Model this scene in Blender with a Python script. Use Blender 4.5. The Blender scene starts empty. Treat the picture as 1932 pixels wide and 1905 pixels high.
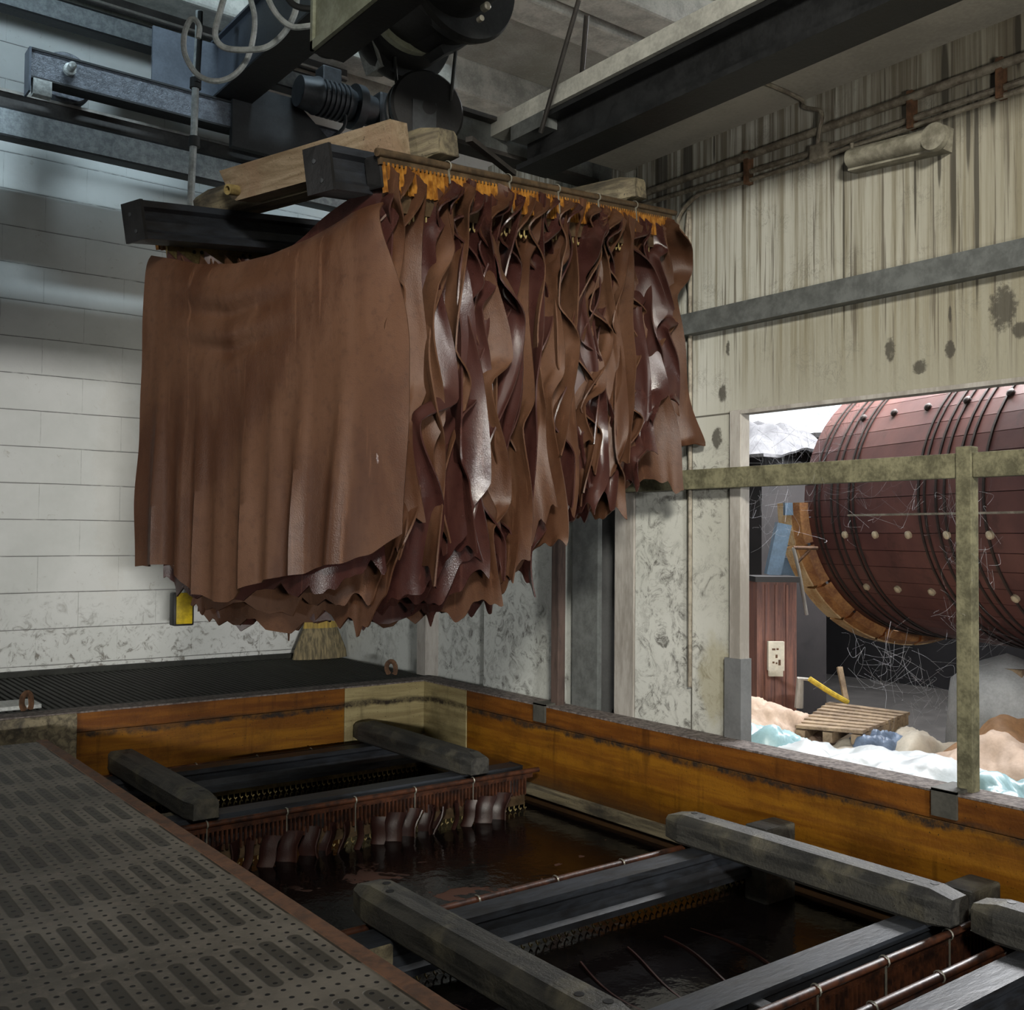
import bpy, math, random
import numpy as np
from mathutils import Matrix, Vector
random.seed(7); rng = np.random.default_rng(11)
sc = bpy.context.scene; COL = sc.collection
PI = math.pi

# ------------------------------------------------------------------ camera
F, YAW, PITCH, ROLL = 1946.5, .651, .02996, .00796
CAM = np.array([0, 0, 2.0])
def cam_axes():
    cy, sy = math.cos(YAW), math.sin(YAW)
    fw = np.array([sy*math.cos(PITCH), cy*math.cos(PITCH), math.sin(PITCH)])
    r = np.array([cy, -sy, 0]); u = np.cross(r, fw); c, s = math.cos(ROLL), math.sin(ROLL)
    return c*r+s*u, -s*r+c*u, fw
RT, UP, FW = cam_axes()
def at(px, py, x=None, y=None, z=None, d=None):
    """the point of a known plane (x, y, z or distance) that the photo shows at this pixel"""
    r = RT*(px-966)/F - UP*(py-952.5)/F + FW
    if x is not None: t = x/r[0]
    elif y is not None: t = y/r[1]
    elif z is not None: t = (z-2.0)/r[2]
    else: t = d
    return CAM + r*t
cd = bpy.data.cameras.new('camera'); co = bpy.data.objects.new('camera', cd); COL.objects.link(co)
cd.sensor_fit = 'HORIZONTAL'; cd.sensor_width = 36; cd.lens = F/1932*36; cd.clip_start = .05; cd.clip_end = 200
co.matrix_world = Matrix(((RT[0], UP[0], -FW[0], 0), (RT[1], UP[1], -FW[1], 0), (RT[2], UP[2], -FW[2], 2.0), (0, 0, 0, 1)))
sc.camera = co

# ------------------------------------------------------------------ materials
class B:
    def __init__(s, name, rough=.7, metal=0, spec=.5):
        s.m = bpy.data.materials.new(name); s.m.use_nodes = True; s.t = s.m.node_tree
        s.p = s.t.nodes['Principled BSDF']; s.p.inputs['Roughness'].default_value = rough
        s.p.inputs['Metallic'].default_value = metal; s.p.inputs['Specular IOR Level'].default_value = spec
        s.co = s.t.nodes.new('ShaderNodeTexCoord').outputs['Object']
    def n(s, ty, **k):
        nd = s.t.nodes.new(ty)
        for a, v in k.items(): setattr(nd, a, v)
        return nd
    def setv(s, sock, v):
        if isinstance(v, bpy.types.NodeSocket): s.t.links.new(v, sock)
        elif isinstance(v, (tuple, list)) and len(v) == 3 and sock.type == 'RGBA': sock.default_value = (*v, 1)
        else: sock.default_value = v
    def map(s, scale=(1, 1, 1), loc=(0, 0, 0), rot=(0, 0, 0), v=None):
        m = s.n('ShaderNodeMapping'); s.setv(m.inputs[0], v or s.co)
        m.inputs['Location'].default_value = loc; m.inputs['Rotation'].default_value = rot; m.inputs['Scale'].default_value = scale
        return m.outputs[0]
    def noise(s, scale=5, detail=4, rough=.55, dist=0, v=None):
        m = s.n('ShaderNodeTexNoise'); s.setv(m.inputs['Vector'], v or s.co)
        for k, x in (('Scale', scale), ('Detail', detail), ('Roughness', rough), ('Distortion', dist)): m.inputs[k].default_value = x
        return m.outputs[0]
    def vor(s, scale=5, v=None, feat='F1', out=0):
        m = s.n('ShaderNodeTexVoronoi', feature=feat); s.setv(m.inputs['Vector'], v or s.co); m.inputs['Scale'].default_value = scale
        return m.outputs[out]
    def ma(s, op, a, b=0., c=0.):
        m = s.n('ShaderNodeMath', operation=op); s.setv(m.inputs[0], a); s.setv(m.inputs[1], b); s.setv(m.inputs[2], c)
        return m.outputs[0]
    def step(s, x, lo, hi):
        m = s.n('ShaderNodeMapRange', interpolation_type='SMOOTHSTEP'); s.setv(m.inputs[0], x)
        if lo < hi: m.inputs[1].default_value, m.inputs[2].default_value = lo, hi
        else: m.inputs[1].default_value, m.inputs[2].default_value, m.inputs[3].default_value, m.inputs[4].default_value = hi, lo, 1, 0
        return m.outputs[0]
    def mix(s, f, a, b, mode='MIX'):
        m = s.n('ShaderNodeMix', data_type='RGBA', blend_type=mode); s.setv(m.inputs[0], f); s.setv(m.inputs[6], a); s.setv(m.inputs[7], b)
        return m.outputs[2]
    def xyz(s, v=None):
        m = s.n('ShaderNodeSeparateXYZ'); s.setv(m.inputs[0], v or s.co); return m.outputs
    def bump(s, h, st=.3, d=.01):
        m = s.n('ShaderNodeBump'); s.setv(m.inputs['Height'], h); m.inputs['Strength'].default_value = st; m.inputs['Distance'].default_value = d
        s.t.links.new(m.outputs[0], s.p.inputs['Normal'])
    def col(s, c): s.setv(s.p.inputs['Base Color'], c); return s
    def rough(s, r): s.setv(s.p.inputs['Roughness'], r); return s
    def blob(s, a, b, ca, cb, ra, rb, nz=None, amt=.5):
        """soft oval mark at (ca, cb) in the two coordinates a and b"""
        p = s.ma('DIVIDE', s.ma('SUBTRACT', a, ca), ra); q = s.ma('DIVIDE', s.ma('SUBTRACT', b, cb), rb)
        d = s.ma('ADD', s.ma('POWER', s.ma('ABSOLUTE', p), 2.), s.ma('POWER', s.ma('ABSOLUTE', q), 2.))
        if nz is not None: d = s.ma('ADD', d, s.ma('MULTIPLY', s.ma('SUBTRACT', nz, .5), amt*6))
        return s.step(d, 1.3, .4)
    def sum(s, xs):
        o = xs[0]
        for x in xs[1:]: o = s.ma('MAXIMUM', o, x)
        return o
M = {}
def simple(name, c, rough=.7, metal=0, var=.35, scale=8, dark=None, bump=.15, spec=.5, fine=60, stretch=(1, 1, 1)):
    b = B(name, rough, metal, spec); v = b.map(stretch)
    n1 = b.noise(scale, 5, .6, 0, v); n2 = b.noise(fine, 3, .6, 0, v)
    dk = dark or tuple(x*(1-var) for x in c)
    f = b.step(b.ma('ADD', b.ma('MULTIPLY', n1, .7), b.ma('MULTIPLY', n2, .3)), .36, .64)
    b.col(b.mix(f, dk, c)); b.rough(b.ma('ADD', rough-.1, b.ma('MULTIPLY', n1, .2)))
    if bump: b.bump(b.ma('ADD', n1, b.ma('MULTIPLY', n2, .5)), bump, .01)
    M[name] = b.m; return b.m

# leather: grain side and flesh side
def leather(name, c1, c2, c3, r, bump, spec):
    b = B(name, r, 0, spec); v = b.map((1, 1, .22))
    st = b.noise(9, 4, .6, .3, v); big = b.noise(2.2, 4, .6); fine = b.noise(260, 2, .6); mid = b.noise(38, 4, .65)
    c = b.mix(b.step(big, .38, .62), c1, c2); c = b.mix(b.ma('MULTIPLY', b.step(st, .46, .66), .7), c, c3)
    ln = b.noise(30, 3, .6, .2, b.map((1, 1, .06))); c = b.mix(b.ma('MULTIPLY', b.step(ln, .62, .72), .5), c, tuple(x*1.5 for x in c3))
    c = b.mix(b.ma('MULTIPLY', b.step(mid, .5, .72), .35), c, tuple(x*.55 for x in c1))
    b.col(c); b.rough(b.ma('ADD', r-.18, b.ma('MULTIPLY', b.ma('ADD', b.step(big, .35, .65), mid), .2)))
    b.bump(b.ma('ADD', b.ma('MULTIPLY', mid, .6), b.ma('MULTIPLY', fine, .5)), bump, .004); M[name] = b.m
leather('hide_front', (.027, .0092, .0055), (.048, .0175, .0076), (.058, .0245, .013), .55, .45, .2)
leather('hide_grain', (.030, .0103, .0085), (.041, .015, .0118), (.05, .0205, .0155), .30, .3, .5)
leather('hide_flesh', (.05, .0205, .0102), (.074, .0335, .0167), (.088, .043, .024), .5, .5, .3)
leather('hide_dark', (.02, .008, .007), (.03, .011, .009), (.04, .016, .011), .35, .25, .4)

simple('black_steel', (.012, .012, .013), .5, 0, .5, 12, bump=.2)
simple('rail_resin', (.028, .033, .042), .45, 0, .5, 7, dark=(.010, .010, .011), bump=.3, stretch=(.3, 1, 1))
def timber(name, a, d, g, r=.75, axis=(1, .12, 1)):
    b = B(name, r); v = b.map(axis)
    w = b.noise(26, 5, .65, .6, v); big = b.noise(5, 4, .6); pit = b.noise(90, 3, .7)
    c = b.mix(b.step(w, .35, .65), d, a); c = b.mix(b.ma('MULTIPLY', b.step(big, .5, .72), .8), c, g)
    c = b.mix(b.step(pit, .63, .74), c, tuple(x*.3 for x in d))
    b.col(c); b.bump(b.ma('ADD', w, b.ma('MULTIPLY', pit, .8)), .5, .008); M[name] = b.m
timber('new_timber', (.29, .225, .15), (.17, .12, .07), (.22, .145, .09), .8)
timber('old_timber', (.22, .185, .115), (.07, .058, .038), (.022, .02, .018), .8)
timber('wet_timber', (.055, .053, .046), (.018, .018, .017), (.125, .113, .078), .6)
b = B('amber_comb', .35); n = b.noise(30, 3); b.col(b.mix(b.step(n, .4, .65), (.20, .075, .012), (.46, .21, .035)))
b.p.inputs['Transmission Weight'].default_value = .15; M['amber'] = b.m
simple('amber_wet', (.075, .026, .012), .4, 0, .6, 22, dark=(.018, .009, .007))
simple('comb_back', (.34, .26, .10), .6, 0, .5, 14, dark=(.12, .08, .03))
simple('comb_rod', (.10, .065, .035), .45, 0, .6, 22)
simple('wire', (.25, .24, .2), .4, .4, .3, 20, bump=0)

# vat planks
def vat_wood(name, a, d):
    b = B(name, .55, 0, .25); v = b.map((.25, .25, 3.)); o = b.xyz()
    w = b.noise(9, 5, .6, .4, v); blot = b.noise(4, 5, .65); drip = b.noise(14, 3, .6, 0, b.map((1, 1, .12)))
    c = b.mix(b.step(w, .35, .66), d, a); c = b.mix(b.ma('MULTIPLY', b.step(drip, .55, .75), .65), c, tuple(x*.4 for x in d))
    c = b.mix(b.ma('MULTIPLY', b.step(b.noise(2.6, 6, .7), .46, .68), .5), c, tuple(x*.35 for x in d))
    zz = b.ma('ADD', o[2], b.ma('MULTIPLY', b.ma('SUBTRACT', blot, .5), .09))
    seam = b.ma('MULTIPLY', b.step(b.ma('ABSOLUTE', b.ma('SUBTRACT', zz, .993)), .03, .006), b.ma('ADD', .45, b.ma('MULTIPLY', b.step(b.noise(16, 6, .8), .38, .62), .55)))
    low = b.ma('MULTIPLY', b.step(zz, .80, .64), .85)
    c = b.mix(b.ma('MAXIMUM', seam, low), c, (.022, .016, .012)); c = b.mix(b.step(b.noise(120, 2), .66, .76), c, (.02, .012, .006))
    b.col(c); b.bump(b.ma('ADD', w, b.noise(80, 3)), .25, .006); M[name] = b.m
vat_wood('plank_upper', (.185, .066, .007), (.115, .036, .004)); vat_wood('plank_lower', (.235, .098, .006), (.15, .053, .004))
vat_wood('cream_patch', (.36, .30, .15), (.24, .19, .09))
simple('dusty_rim', (.20, .17, .155), .9, 0, .5, 30, dark=(.07, .055, .05), bump=.5)
simple('rust_edge', (.155, .072, .036), .8, 0, .5, 16, dark=(.075, .04, .024), bump=.3)

# liquor in the vat: near black, with patches of brownish foam
b = B('liquor', .12, 0, .3); foam = b.noise(2.3, 5, .6, .7); sp = b.noise(9, 3, .5, .5)
o = b.xyz(); zone = b.blob(o[0], o[1], 2.35, 3.2, 1.0, .75)
fm = b.ma('MAXIMUM', b.ma('MULTIPLY', b.step(foam, .60, .625), zone), b.ma('MULTIPLY', b.step(sp, .735, .755), .7))
b.col(b.mix(fm, (.004, .003, .003), (.12, .06, .045))); b.rough(b.ma('ADD', .1, b.ma('MULTIPLY', fm, .6)))
b.bump(b.ma('ADD', b.noise(16, 3), b.ma('MULTIPLY', fm, .3)), .25, .01); M['liquor'] = b.m

# walkway plate with oblong dimples and drain holes
b = B('walkway_plate', .62, .0); o = b.xyz()
def frac(x, per, off): return b.ma('SUBTRACT', b.ma('FRACT', b.ma('DIVIDE', b.ma('SUBTRACT', x, off), per)), .5)
cx = b.ma('MULTIPLY', frac(o[0], .0667, .832-.0333), .0667); cy = b.ma('MULTIPLY', frac(o[1], .349, 2.492-.1745), .349)
dy = b.ma('MAXIMUM', b.ma('SUBTRACT', b.ma('ABSOLUTE', cy), .098), 0.)
dd = b.ma('SQRT', b.ma('ADD', b.ma('MULTIPLY', cx, cx), b.ma('MULTIPLY', dy, dy)))
wr = b.noise(6, 4, .6)
slot = b.step(dd, .0185, .0145)
hx = b.ma('MULTIPLY', frac(o[0], .0333, .832-.01667), .0333); hy = b.ma('MULTIPLY', frac(o[1], .0385, 2.492-.01925), .0385)
hr = b.ma('SQRT', b.ma('ADD', b.ma('MULTIPLY', hx, hx), b.ma('MULTIPLY', hy, hy)))
hole = b.ma('MULTIPLY', b.step(hr, .0062, .0048), b.step(o[0], 1.085, 1.08))
dirt = b.noise(3.2, 5, .65); sc2 = b.noise(28, 4, .7)
c = b.mix(b.step(dirt, .35, .68), (.085, .076, .06), (.18, .162, .132)); c = b.mix(b.ma('MULTIPLY', b.step(sc2, .48, .7), .6), c, (.23, .2, .16))
c = b.mix(b.ma("MULTIPLY", slot, .8), c, (.032, .029, .022)); c = b.mix(b.ma('MULTIPLY', hole, .97), c, (.004, .004, .004))
b.col(c); b.rough(b.ma('ADD', .45, b.ma('MULTIPLY', sc2, .3)))
b.bump(b.ma('SUBTRACT', b.ma('MULTIPLY', sc2, .25), b.ma('ADD', slot, b.ma('MULTIPLY', hole, 1.))), .5, .006); M['plate'] = b.m
simple('grating', (.03, .032, .026), .8, 0, .5, 10)

# walls
b = B('block_wall', .75); o = b.xyz(); cb = b.n('ShaderNodeCombineXYZ'); b.setv(cb.inputs[0], o[0]); b.setv(cb.inputs[1], o[2])
wob = b.noise(3, 3, .6)
br = b.n('ShaderNodeTexBrick'); b.setv(br.inputs['Vector'], b.map((1, 1, 1), (.17, .2295-.0035, 0), (0, 0, 0), cb.outputs[0]))
for k, v in (('Scale', 1), ('Mortar Size', .003), ('Mortar Smooth', .6), ('Brick Width', .5), ('Row Height', .2307)): br.inputs[k].default_value = v
zj = b.ma('ABSOLUTE', b.ma('SUBTRACT', b.ma('FRACT', b.ma('DIVIDE', b.ma('ADD', b.ma('SUBTRACT', o[2], 1.616-.11535), b.ma('MULTIPLY', b.ma('SUBTRACT', b.noise(2.5, 3), .5), .012)), .2307)), .5))
hl = b.ma('MULTIPLY', b.step(zj, .016, .005), b.step(b.noise(3.5, 4, .7), .3, .5))
mort = b.ma('MAXIMUM', hl, b.ma('MULTIPLY', br.outputs['Fac'], b.ma('MULTIPLY', b.step(b.noise(5, 4, .7), .4, .6), .35)))
n1 = b.noise(1.6, 5, .65); fin = b.noise(45, 3, .65); web = b.noise(13, 6, .75, 1.2)
base = b.mix(b.step(n1, .3, .7), (.57, .585, .56), (.68, .69, .67))
base = b.mix(b.ma('MULTIPLY', b.step(o[2], 1.75, 1.1), b.step(web, .5, .66)), base, (.15, .14, .12))
base = b.mix(b.ma('MULTIPLY', b.step(web, .62, .72), .55), base, (.30, .27, .21))
base = b.mix(b.ma('MULTIPLY', b.blob(o[0], o[2], 2.05, 2.35, .14, .8, web, .5), .08), base, (.36, .25, .13))
base = b.mix(mort, base, (.13, .13, .12))
b.col(base); b.bump(b.ma('SUBTRACT', b.ma('MULTIPLY', fin, .3), b.ma('MULTIPLY', br.outputs['Fac'], .8)), .4, .006); M['block'] = b.m

b = B('panel_wall', .8); o = b.xyz(); y, z = o[1], o[2]
st1 = b.noise(3.6, 5, .7, 0, b.map((1, 7, .16))); st2 = b.noise(9, 4, .7, 0, b.map((1, 5, .1))); bl = b.noise(5, 5, .65); web = b.noise(10, 7, .78, 1.6)
c = b.mix(b.step(b.noise(1.1, 3), .35, .65), (.47, .47, .415), (.56, .56, .515))
c = b.mix(b.step(y, 2.7, 5.2), c, (.55, .575, .55)); c = b.mix(b.ma('MULTIPLY', b.step(y, 3.2, 1.6), .95), c, (.29, .272, .205))  # browner dirt at low y, deepened to carry the dimmer light there
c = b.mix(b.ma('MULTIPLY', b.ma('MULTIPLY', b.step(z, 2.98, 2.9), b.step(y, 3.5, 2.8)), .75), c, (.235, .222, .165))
upz = b.step(z, 2.45, 2.9)
c = b.mix(b.ma('MULTIPLY', b.ma('MULTIPLY', b.step(st1, .42, .64), upz), .78), c, (.185, .163, .105))
c = b.mix(b.ma('MULTIPLY', b.ma('MULTIPLY', b.step(st2, .56, .64), upz), .75), c, (.085, .07, .05))
c = b.mix(b.ma('MULTIPLY', b.ma('MULTIPLY', b.step(z, 3.3, 3.75), b.step(st1, .3, .6)), .6), c, (.12, .1, .075))
low = b.step(z, 2.5, 2.3)
c = b.mix(b.ma('MULTIPLY', b.ma('MULTIPLY', b.step(b.ma('ABSOLUTE', b.ma('SUBTRACT', web, .5)), .03, .0), b.step(bl, .48, .66)), .5), c, (.10, .095, .08))
c = b.mix(b.ma('MULTIPLY', b.ma('MULTIPLY', low, b.ma('MULTIPLY', b.step(web, .47, .64), b.step(b.noise(2.6, 4, .7), .42, .62))), .9), c, (.085, .08, .07))
c = b.mix(b.ma('MULTIPLY', b.ma('MULTIPLY', low, b.step(b.noise(38, 5, .8, .6), .58, .72)), .5), c, (.16, .15, .125))
nzb = b.noise(30, 5, .75)
marks = [b.blob(y, z, *q, nzb if nz is bl else nz, am) for q, nz, am in [
    ((3.575, 3.80, .03, .24), st2, .1), ((3.535, 3.78, .018, .22), st2, .1), ((3.385, 3.80, .034, .24), st2, .1), ((3.22, 3.82, .006, .07), st2, .2), ((2.045, 3.35, .014, .36), st2, .5), ((2.075, 3.7, .02, .2), st2, .5), ((2.10, 3.43, .008, .1), st2, .4),
    ((1.955, 3.3, .011, .42), st2, .5), ((1.985, 3.52, .008, .16), st2, .5), ((1.89, 3.62, .012, .14), st2, .5), ((1.80, 3.8, .014, .12), st2, .5), ((2.20, 3.36, .006, .2), st2, .5), ((2.52, 3.2, .005, .4), st2, .5),
    ((3.165, 2.66, .025, .045), bl, .5), ((3.20, 2.46, .03, .05), bl, .6), ((3.135, 2.86, .012, .035), bl, .6), ((2.31, 2.74, .022, .05), bl, .6), ((2.18, 2.66, .03, .028), bl, .6), ((1.86, 2.83, .05, .085), bl, .6), ((2.06, 2.71, .022, .03), bl, .6), ((2.06, 2.84, .006, .03), bl, .6), ((1.80, 2.74, .03, .03), bl, .6)]]
c = b.mix(b.ma('MULTIPLY', b.sum(marks), .85), c, (.04, .035, .026))
yel = b.ma('MULTIPLY', b.blob(y, z, 3.2, 1.35, .12, .2, bl, .5), .5); c = b.mix(yel, c, (.30, .26, .13))
seam = b.sum([b.step(b.ma('ABSOLUTE', b.ma('SUBTRACT', y, q)), .006, .003) for q in (3.352,)])
seam = b.ma('MULTIPLY', seam, b.step(z, 3.35, 3.3)); seam2 = b.ma('MULTIPLY', b.step(b.ma('ABSOLUTE', b.ma('SUBTRACT', z, 2.565)), .006, .002), b.step(y, 3.0, 3.05))
c = b.mix(b.ma('MAXIMUM', seam, seam2), c, (.09, .085, .07))
b.col(c); b.bump(b.ma('ADD', b.ma('MULTIPLY', bl, .4), b.noise(70, 3)), .18, .006); M['panel'] = b.m
simple('concrete', (.36, .36, .335), .85, 0, .3, 3, dark=(.24, .24, .21), bump=.2)
simple('slab_paint', (.42, .40, .345), .85, 0, .25, 2.2, bump=.15)
simple('fascia_paint', (.50, .50, .45), .8, 0, .4, 6, bump=.2)
simple('floor_concrete', (.20, .19, .175), .85, 0, .4, 2)
simple('galvanised', (.38, .41, .42), .45, .35, .4, 26, dark=(.22, .245, .255), fine=90, bump=.12)
simple('wall_steel', (.16, .17, .165), .6, .3, .35, 14, bump=.2)
simple('blue_steel', (.085, .10, .125), .5, .1, .35, 5, bump=.08)
simple('mottled_paint', (.12, .13, .15), .38, .2, .5, 40, fine=160, bump=.4)
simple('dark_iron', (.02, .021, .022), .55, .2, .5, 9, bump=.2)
simple('brown_steel', (.045, .04, .036), .6, .1, .5, 9)
simple('bright_rail', (.45, .42, .38), .35, .6, .3, 20)
simple('hoist_paint', (.32, .34, .26), .5, 0, .35, 5, dark=(.18, .19, .13))
simple('motor_paint', (.045, .05, .055), .5, .1, .4, 12)
simple('cable_grey', (.50, .54, .54), .55, 0, .45, 18)
simple('cable_black', (.02, .022, .022), .6, 0, .3, 20)
simple('pale_zinc', (.5, .52, .5), .5, .3, .4, 30)
simple('mossy_paint', (.19, .178, .105), .8, 0, .5, 12, dark=(.07, .065, .036), fine=70, bump=.4)
simple('grey_post', (.38, .36, .33), .8, 0, .35, 7, dark=(.22, .2, .175), stretch=(1, 1, .25))
simple('bracket_steel', (.075, .072, .06), .7, .1, .4, 12)
simple('guard_grey', (.145, .148, .15), .7, 0, .25, 6)
simple('pipe_paint', (.26, .235, .185), .6, 0, .5, 16, dark=(.11, .09, .065))
simple('lamp_plastic', (.27, .255, .2), .5, 0, .3, 14, dark=(.13, .12, .09))
simple('straw', (.46, .32, .07), .85, 0, .5, 40, dark=(.24, .17, .05), stretch=(1, 1, .15), bump=.6)
simple('straw_base', (.30, .24, .13), .9, 0, .5, 60, dark=(.12, .1, .06), stretch=(1, 1, .12), bump=.8)
simple('yellow_plastic', (.70, .50, .015), .45, 0, .45, 12)
simple('dark_rust', (.085, .055, .045), .8, 0, .6, 14, stretch=(1, 1, .2))
simple('rust', (.16, .08, .04), .8, 0, .6, 25)
# outdoors
def staves(name, a, d, axis=0):
    b = B(name, .55); n1 = b.noise(6, 4, .6, 0, b.map((1, 1, 1))); n2 = b.noise(2, 4, .6)
    c = b.mix(b.step(n2, .3, .7), d, a); c = b.mix(b.ma('MULTIPLY', b.step(n1, .55, .7), .6), c, tuple(x*.5 for x in d))
    b.col(c); b.bump(n1, .2, .01); M[name] = b.m
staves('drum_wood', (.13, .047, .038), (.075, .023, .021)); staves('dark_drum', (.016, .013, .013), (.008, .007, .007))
simple('yard_ground', (.035, .032, .03), .9, 0, .4, 3, spec=.2)
simple('ring_timber', (.62, .47, .27), .6, 0, .4, 7, dark=(.38, .20, .07))
simple('ring_face', (.42, .20, .065), .6, 0, .5, 9, dark=(.2, .075, .025))
simple('iron_hoop', (.05, .038, .034), .5, .5, .4, 14)
simple('bolt_head', (.55, .46, .32), .4, .3, .2, 30, bump=0)
simple('machine_blue', (.12, .19, .27), .5, .1, .3, 12)
simple('post_wood', (.24, .105, .075), .6, 0, .5, 7, dark=(.10, .045, .04), stretch=(6, 6, .4))
simple('pallet_wood', (.34, .25, .16), .8, 0, .45, 12, dark=(.16, .11, .07))
simple('white_plastic', (.50, .53, .545), .4, 0, .15, 5); simple('cyan_plastic', (.30, .47, .51), .35, 0, .2, 5)
simple('blue_bag', (.16, .22, .33), .5, 0, .5, 9)
simple('pale_hide', (.46, .335, .25), .7, 0, .25, 6); simple('tan_hide', (.36, .19, .085), .7, 0, .35, 6); simple('cream_hide', (.52, .465, .38), .7, 0, .2, 5)
simple('grey_tarp', (.46, .48, .50), .6, 0, .3, 5); simple('socket_ivory', (.66, .62, .52), .5, 0, .2, 12)
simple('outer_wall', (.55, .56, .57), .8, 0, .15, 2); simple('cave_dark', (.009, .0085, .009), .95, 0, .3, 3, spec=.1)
b = B('sky_glow', .5); b.col((.8, .84, .88)); b.p.inputs['Emission Color'].default_value = (.9, .95, 1, 1); b.p.inputs['Emission Strength'].default_value = .95; M['sky_glow'] = b.m
simple('dust_web', (.10, .10, .105), .95, 0, .3, 6, dark=(.05, .05, .055)); simple('cobweb', (.34, .34, .36), .9, 0, .2, 8, bump=0)
simple('rope_yellow', (.60, .42, .04), .7, 0, .4, 40)

# ------------------------------------------------------------------ geometry helpers
class MB:
    def __init__(s): s.v = []; s.f = []; s.mi = []
    def add(s, vs, fs, mi=0):
        o = len(s.v); s.v += [tuple(map(float, p)) for p in vs]; s.f += [tuple(i+o for i in f) for f in fs]; s.mi += [mi]*len(fs); return s
    def box(s, x0, x1, y0, y1, z0, z1, mi=0, bv=0.):
        if bv <= 0:
            vs = [(x, y, z) for x in (x0, x1) for y in (y0, y1) for z in (z0, z1)]
            return s.add(vs, [(0, 1, 3, 2), (4, 6, 7, 5), (0, 4, 5, 1), (2, 3, 7, 6), (0, 2, 6, 4), (1, 5, 7, 3)], mi)
        import bmesh
        bm = bmesh.new(); bmesh.ops.create_cube(bm, size=1)
        for v in bm.verts: v.co = Vector(((x0+x1)/2+v.co.x*(x1-x0), (y0+y1)/2+v.co.y*(y1-y0), (z0+z1)/2+v.co.z*(z1-z0)))
        bmesh.ops.bevel(bm, geom=bm.edges[:], offset=bv, segments=2, profile=.6, affect='EDGES')
        bm.verts.index_update(); vs = [v.co[:] for v in bm.verts]; fs = [[v.index for v in f.verts] for f in bm.faces]; bm.free()
        return s.add(vs, fs, mi)
    def obox(s, c, ax, ay, az, mi=0):
        c, ax, ay, az = map(np.array, (c, ax, ay, az))
        vs = [c+i*ax+j*ay+k*az for i in (-1, 1) for j in (-1, 1) for k in (-1, 1)]
        return s.add(vs, [(0, 1, 3, 2), (4, 6, 7, 5), (0, 4, 5, 1), (2, 3, 7, 6), (0, 2, 6, 4), (1, 5, 7, 3)], mi)
    def bar(s, p, q, w, h, mi=0, up=(0, 0, 1)):
        p, q = np.array(p, float), np.array(q, float); d = q-p; L = np.linalg.norm(d); d /= L
        sd = np.cross(d, np.array(up, float)); sd /= np.linalg.norm(sd); u2 = np.cross(sd, d)
        return s.obox((p+q)/2, d*L/2, sd*w/2, u2*h/2, mi)
    def tube(s, pts, r, seg=8, mi=0, cap=True):
        P = [np.array(p, float) for p in pts]; n = len(P); rs = r if hasattr(r, '__len__') else [r]*n
        vs = []; up = None
        for i, p in enumerate(P):
            d = P[min(i+1, n-1)]-P[max(i-1, 0)]; d = d/(np.linalg.norm(d)+1e-12)
            if up is None:
                a = np.array((0, 0, 1.)) if abs(d[2]) < .9 else np.array((1., 0, 0)); up = np.cross(d, a)
            up = up-d*(up@d); up /= np.linalg.norm(up)+1e-12; w = np.cross(d, up)
            vs += [p+rs[i]*(math.cos(2*PI*k/seg)*up+math.sin(2*PI*k/seg)*w) for k in range(seg)]
        fs = [(i*seg+k, i*seg+(k+1) % seg, (i+1)*seg+(k+1) % seg, (i+1)*seg+k) for i in range(n-1) for k in range(seg)]
        if cap: fs += [tuple(range(seg))[::-1], tuple((n-1)*seg+k for k in range(seg))]
        return s.add(vs, fs, mi)
    def prism(s, poly, org, ax, ay, d, mi=0):
        """polygon in the plane (ax, ay) at org, pushed along d"""
        org, ax, ay, d = (np.array(q, float) for q in (org, ax, ay, d)); n = len(poly)
        a = [org+p*ax+q*ay for p, q in poly]; return s.add(a+[p+d for p in a], [tuple(range(n))[::-1], tuple(range(n, 2*n))]+[(i, (i+1) % n, n+(i+1) % n, n+i) for i in range(n)], mi)
    def lathe(s, prof, org, axis, seg=48, mi=0, a0=0, a1=2*PI):
        """prof = [(along, radius)]"""
        org, axis = np.array(org, float), np.array(axis, float); axis /= np.linalg.norm(axis)
        u = np.cross(axis, (0, 0, 1.)); u /= np.linalg.norm(u); w = np.cross(u, axis); full = abs(a1-a0-2*PI) < 1e-6; m = seg if full else seg+1
        vs = [org+axis*h+r*(math.cos(a0+(a1-a0)*k/seg)*u+math.sin(a0+(a1-a0)*k/seg)*w) for h, r in prof for k in range(m)]
        fs = [(i*m+k, i*m+(k+1) % m, (i+1)*m+(k+1) % m, (i+1)*m+k) for i in range(len(prof)-1) for k in range(seg)]
        return s.add(vs, fs, mi)
    def build(s, name, mats, parent=None, smooth=False, loc=None):
        me = bpy.data.meshes.new(name)
        off = np.array(parent['org']) if (parent is not None and 'org' in parent.keys()) else (np.array(loc) if loc is not None else np.zeros(3))
        me.from_pydata([tuple(np.array(p)-off) for p in s.v], [], s.f)
        for m in (mats if isinstance(mats, (list, tuple)) else [mats]): me.materials.append(M[m])
        if len(me.materials) > 1: me.polygons.foreach_set('material_index', s.mi)
        me.update(); me.validate()
        if smooth:
            me.polygons.foreach_set('use_smooth', [True]*len(me.polygons))
            if smooth is not True: me.set_sharp_from_angle(angle=math.radians(smooth))
        o = bpy.data.objects.new(name, me); COL.objects.link(o)
        if parent is not None: o.parent = parent
        elif loc is not None: o.location = loc
        return o
def tag(o, label, cat, group=None, kind=None):
    o['label'] = label; o['category'] = cat
    if group: o['group'] = group
    if kind: o['kind'] = kind
    return o
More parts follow.
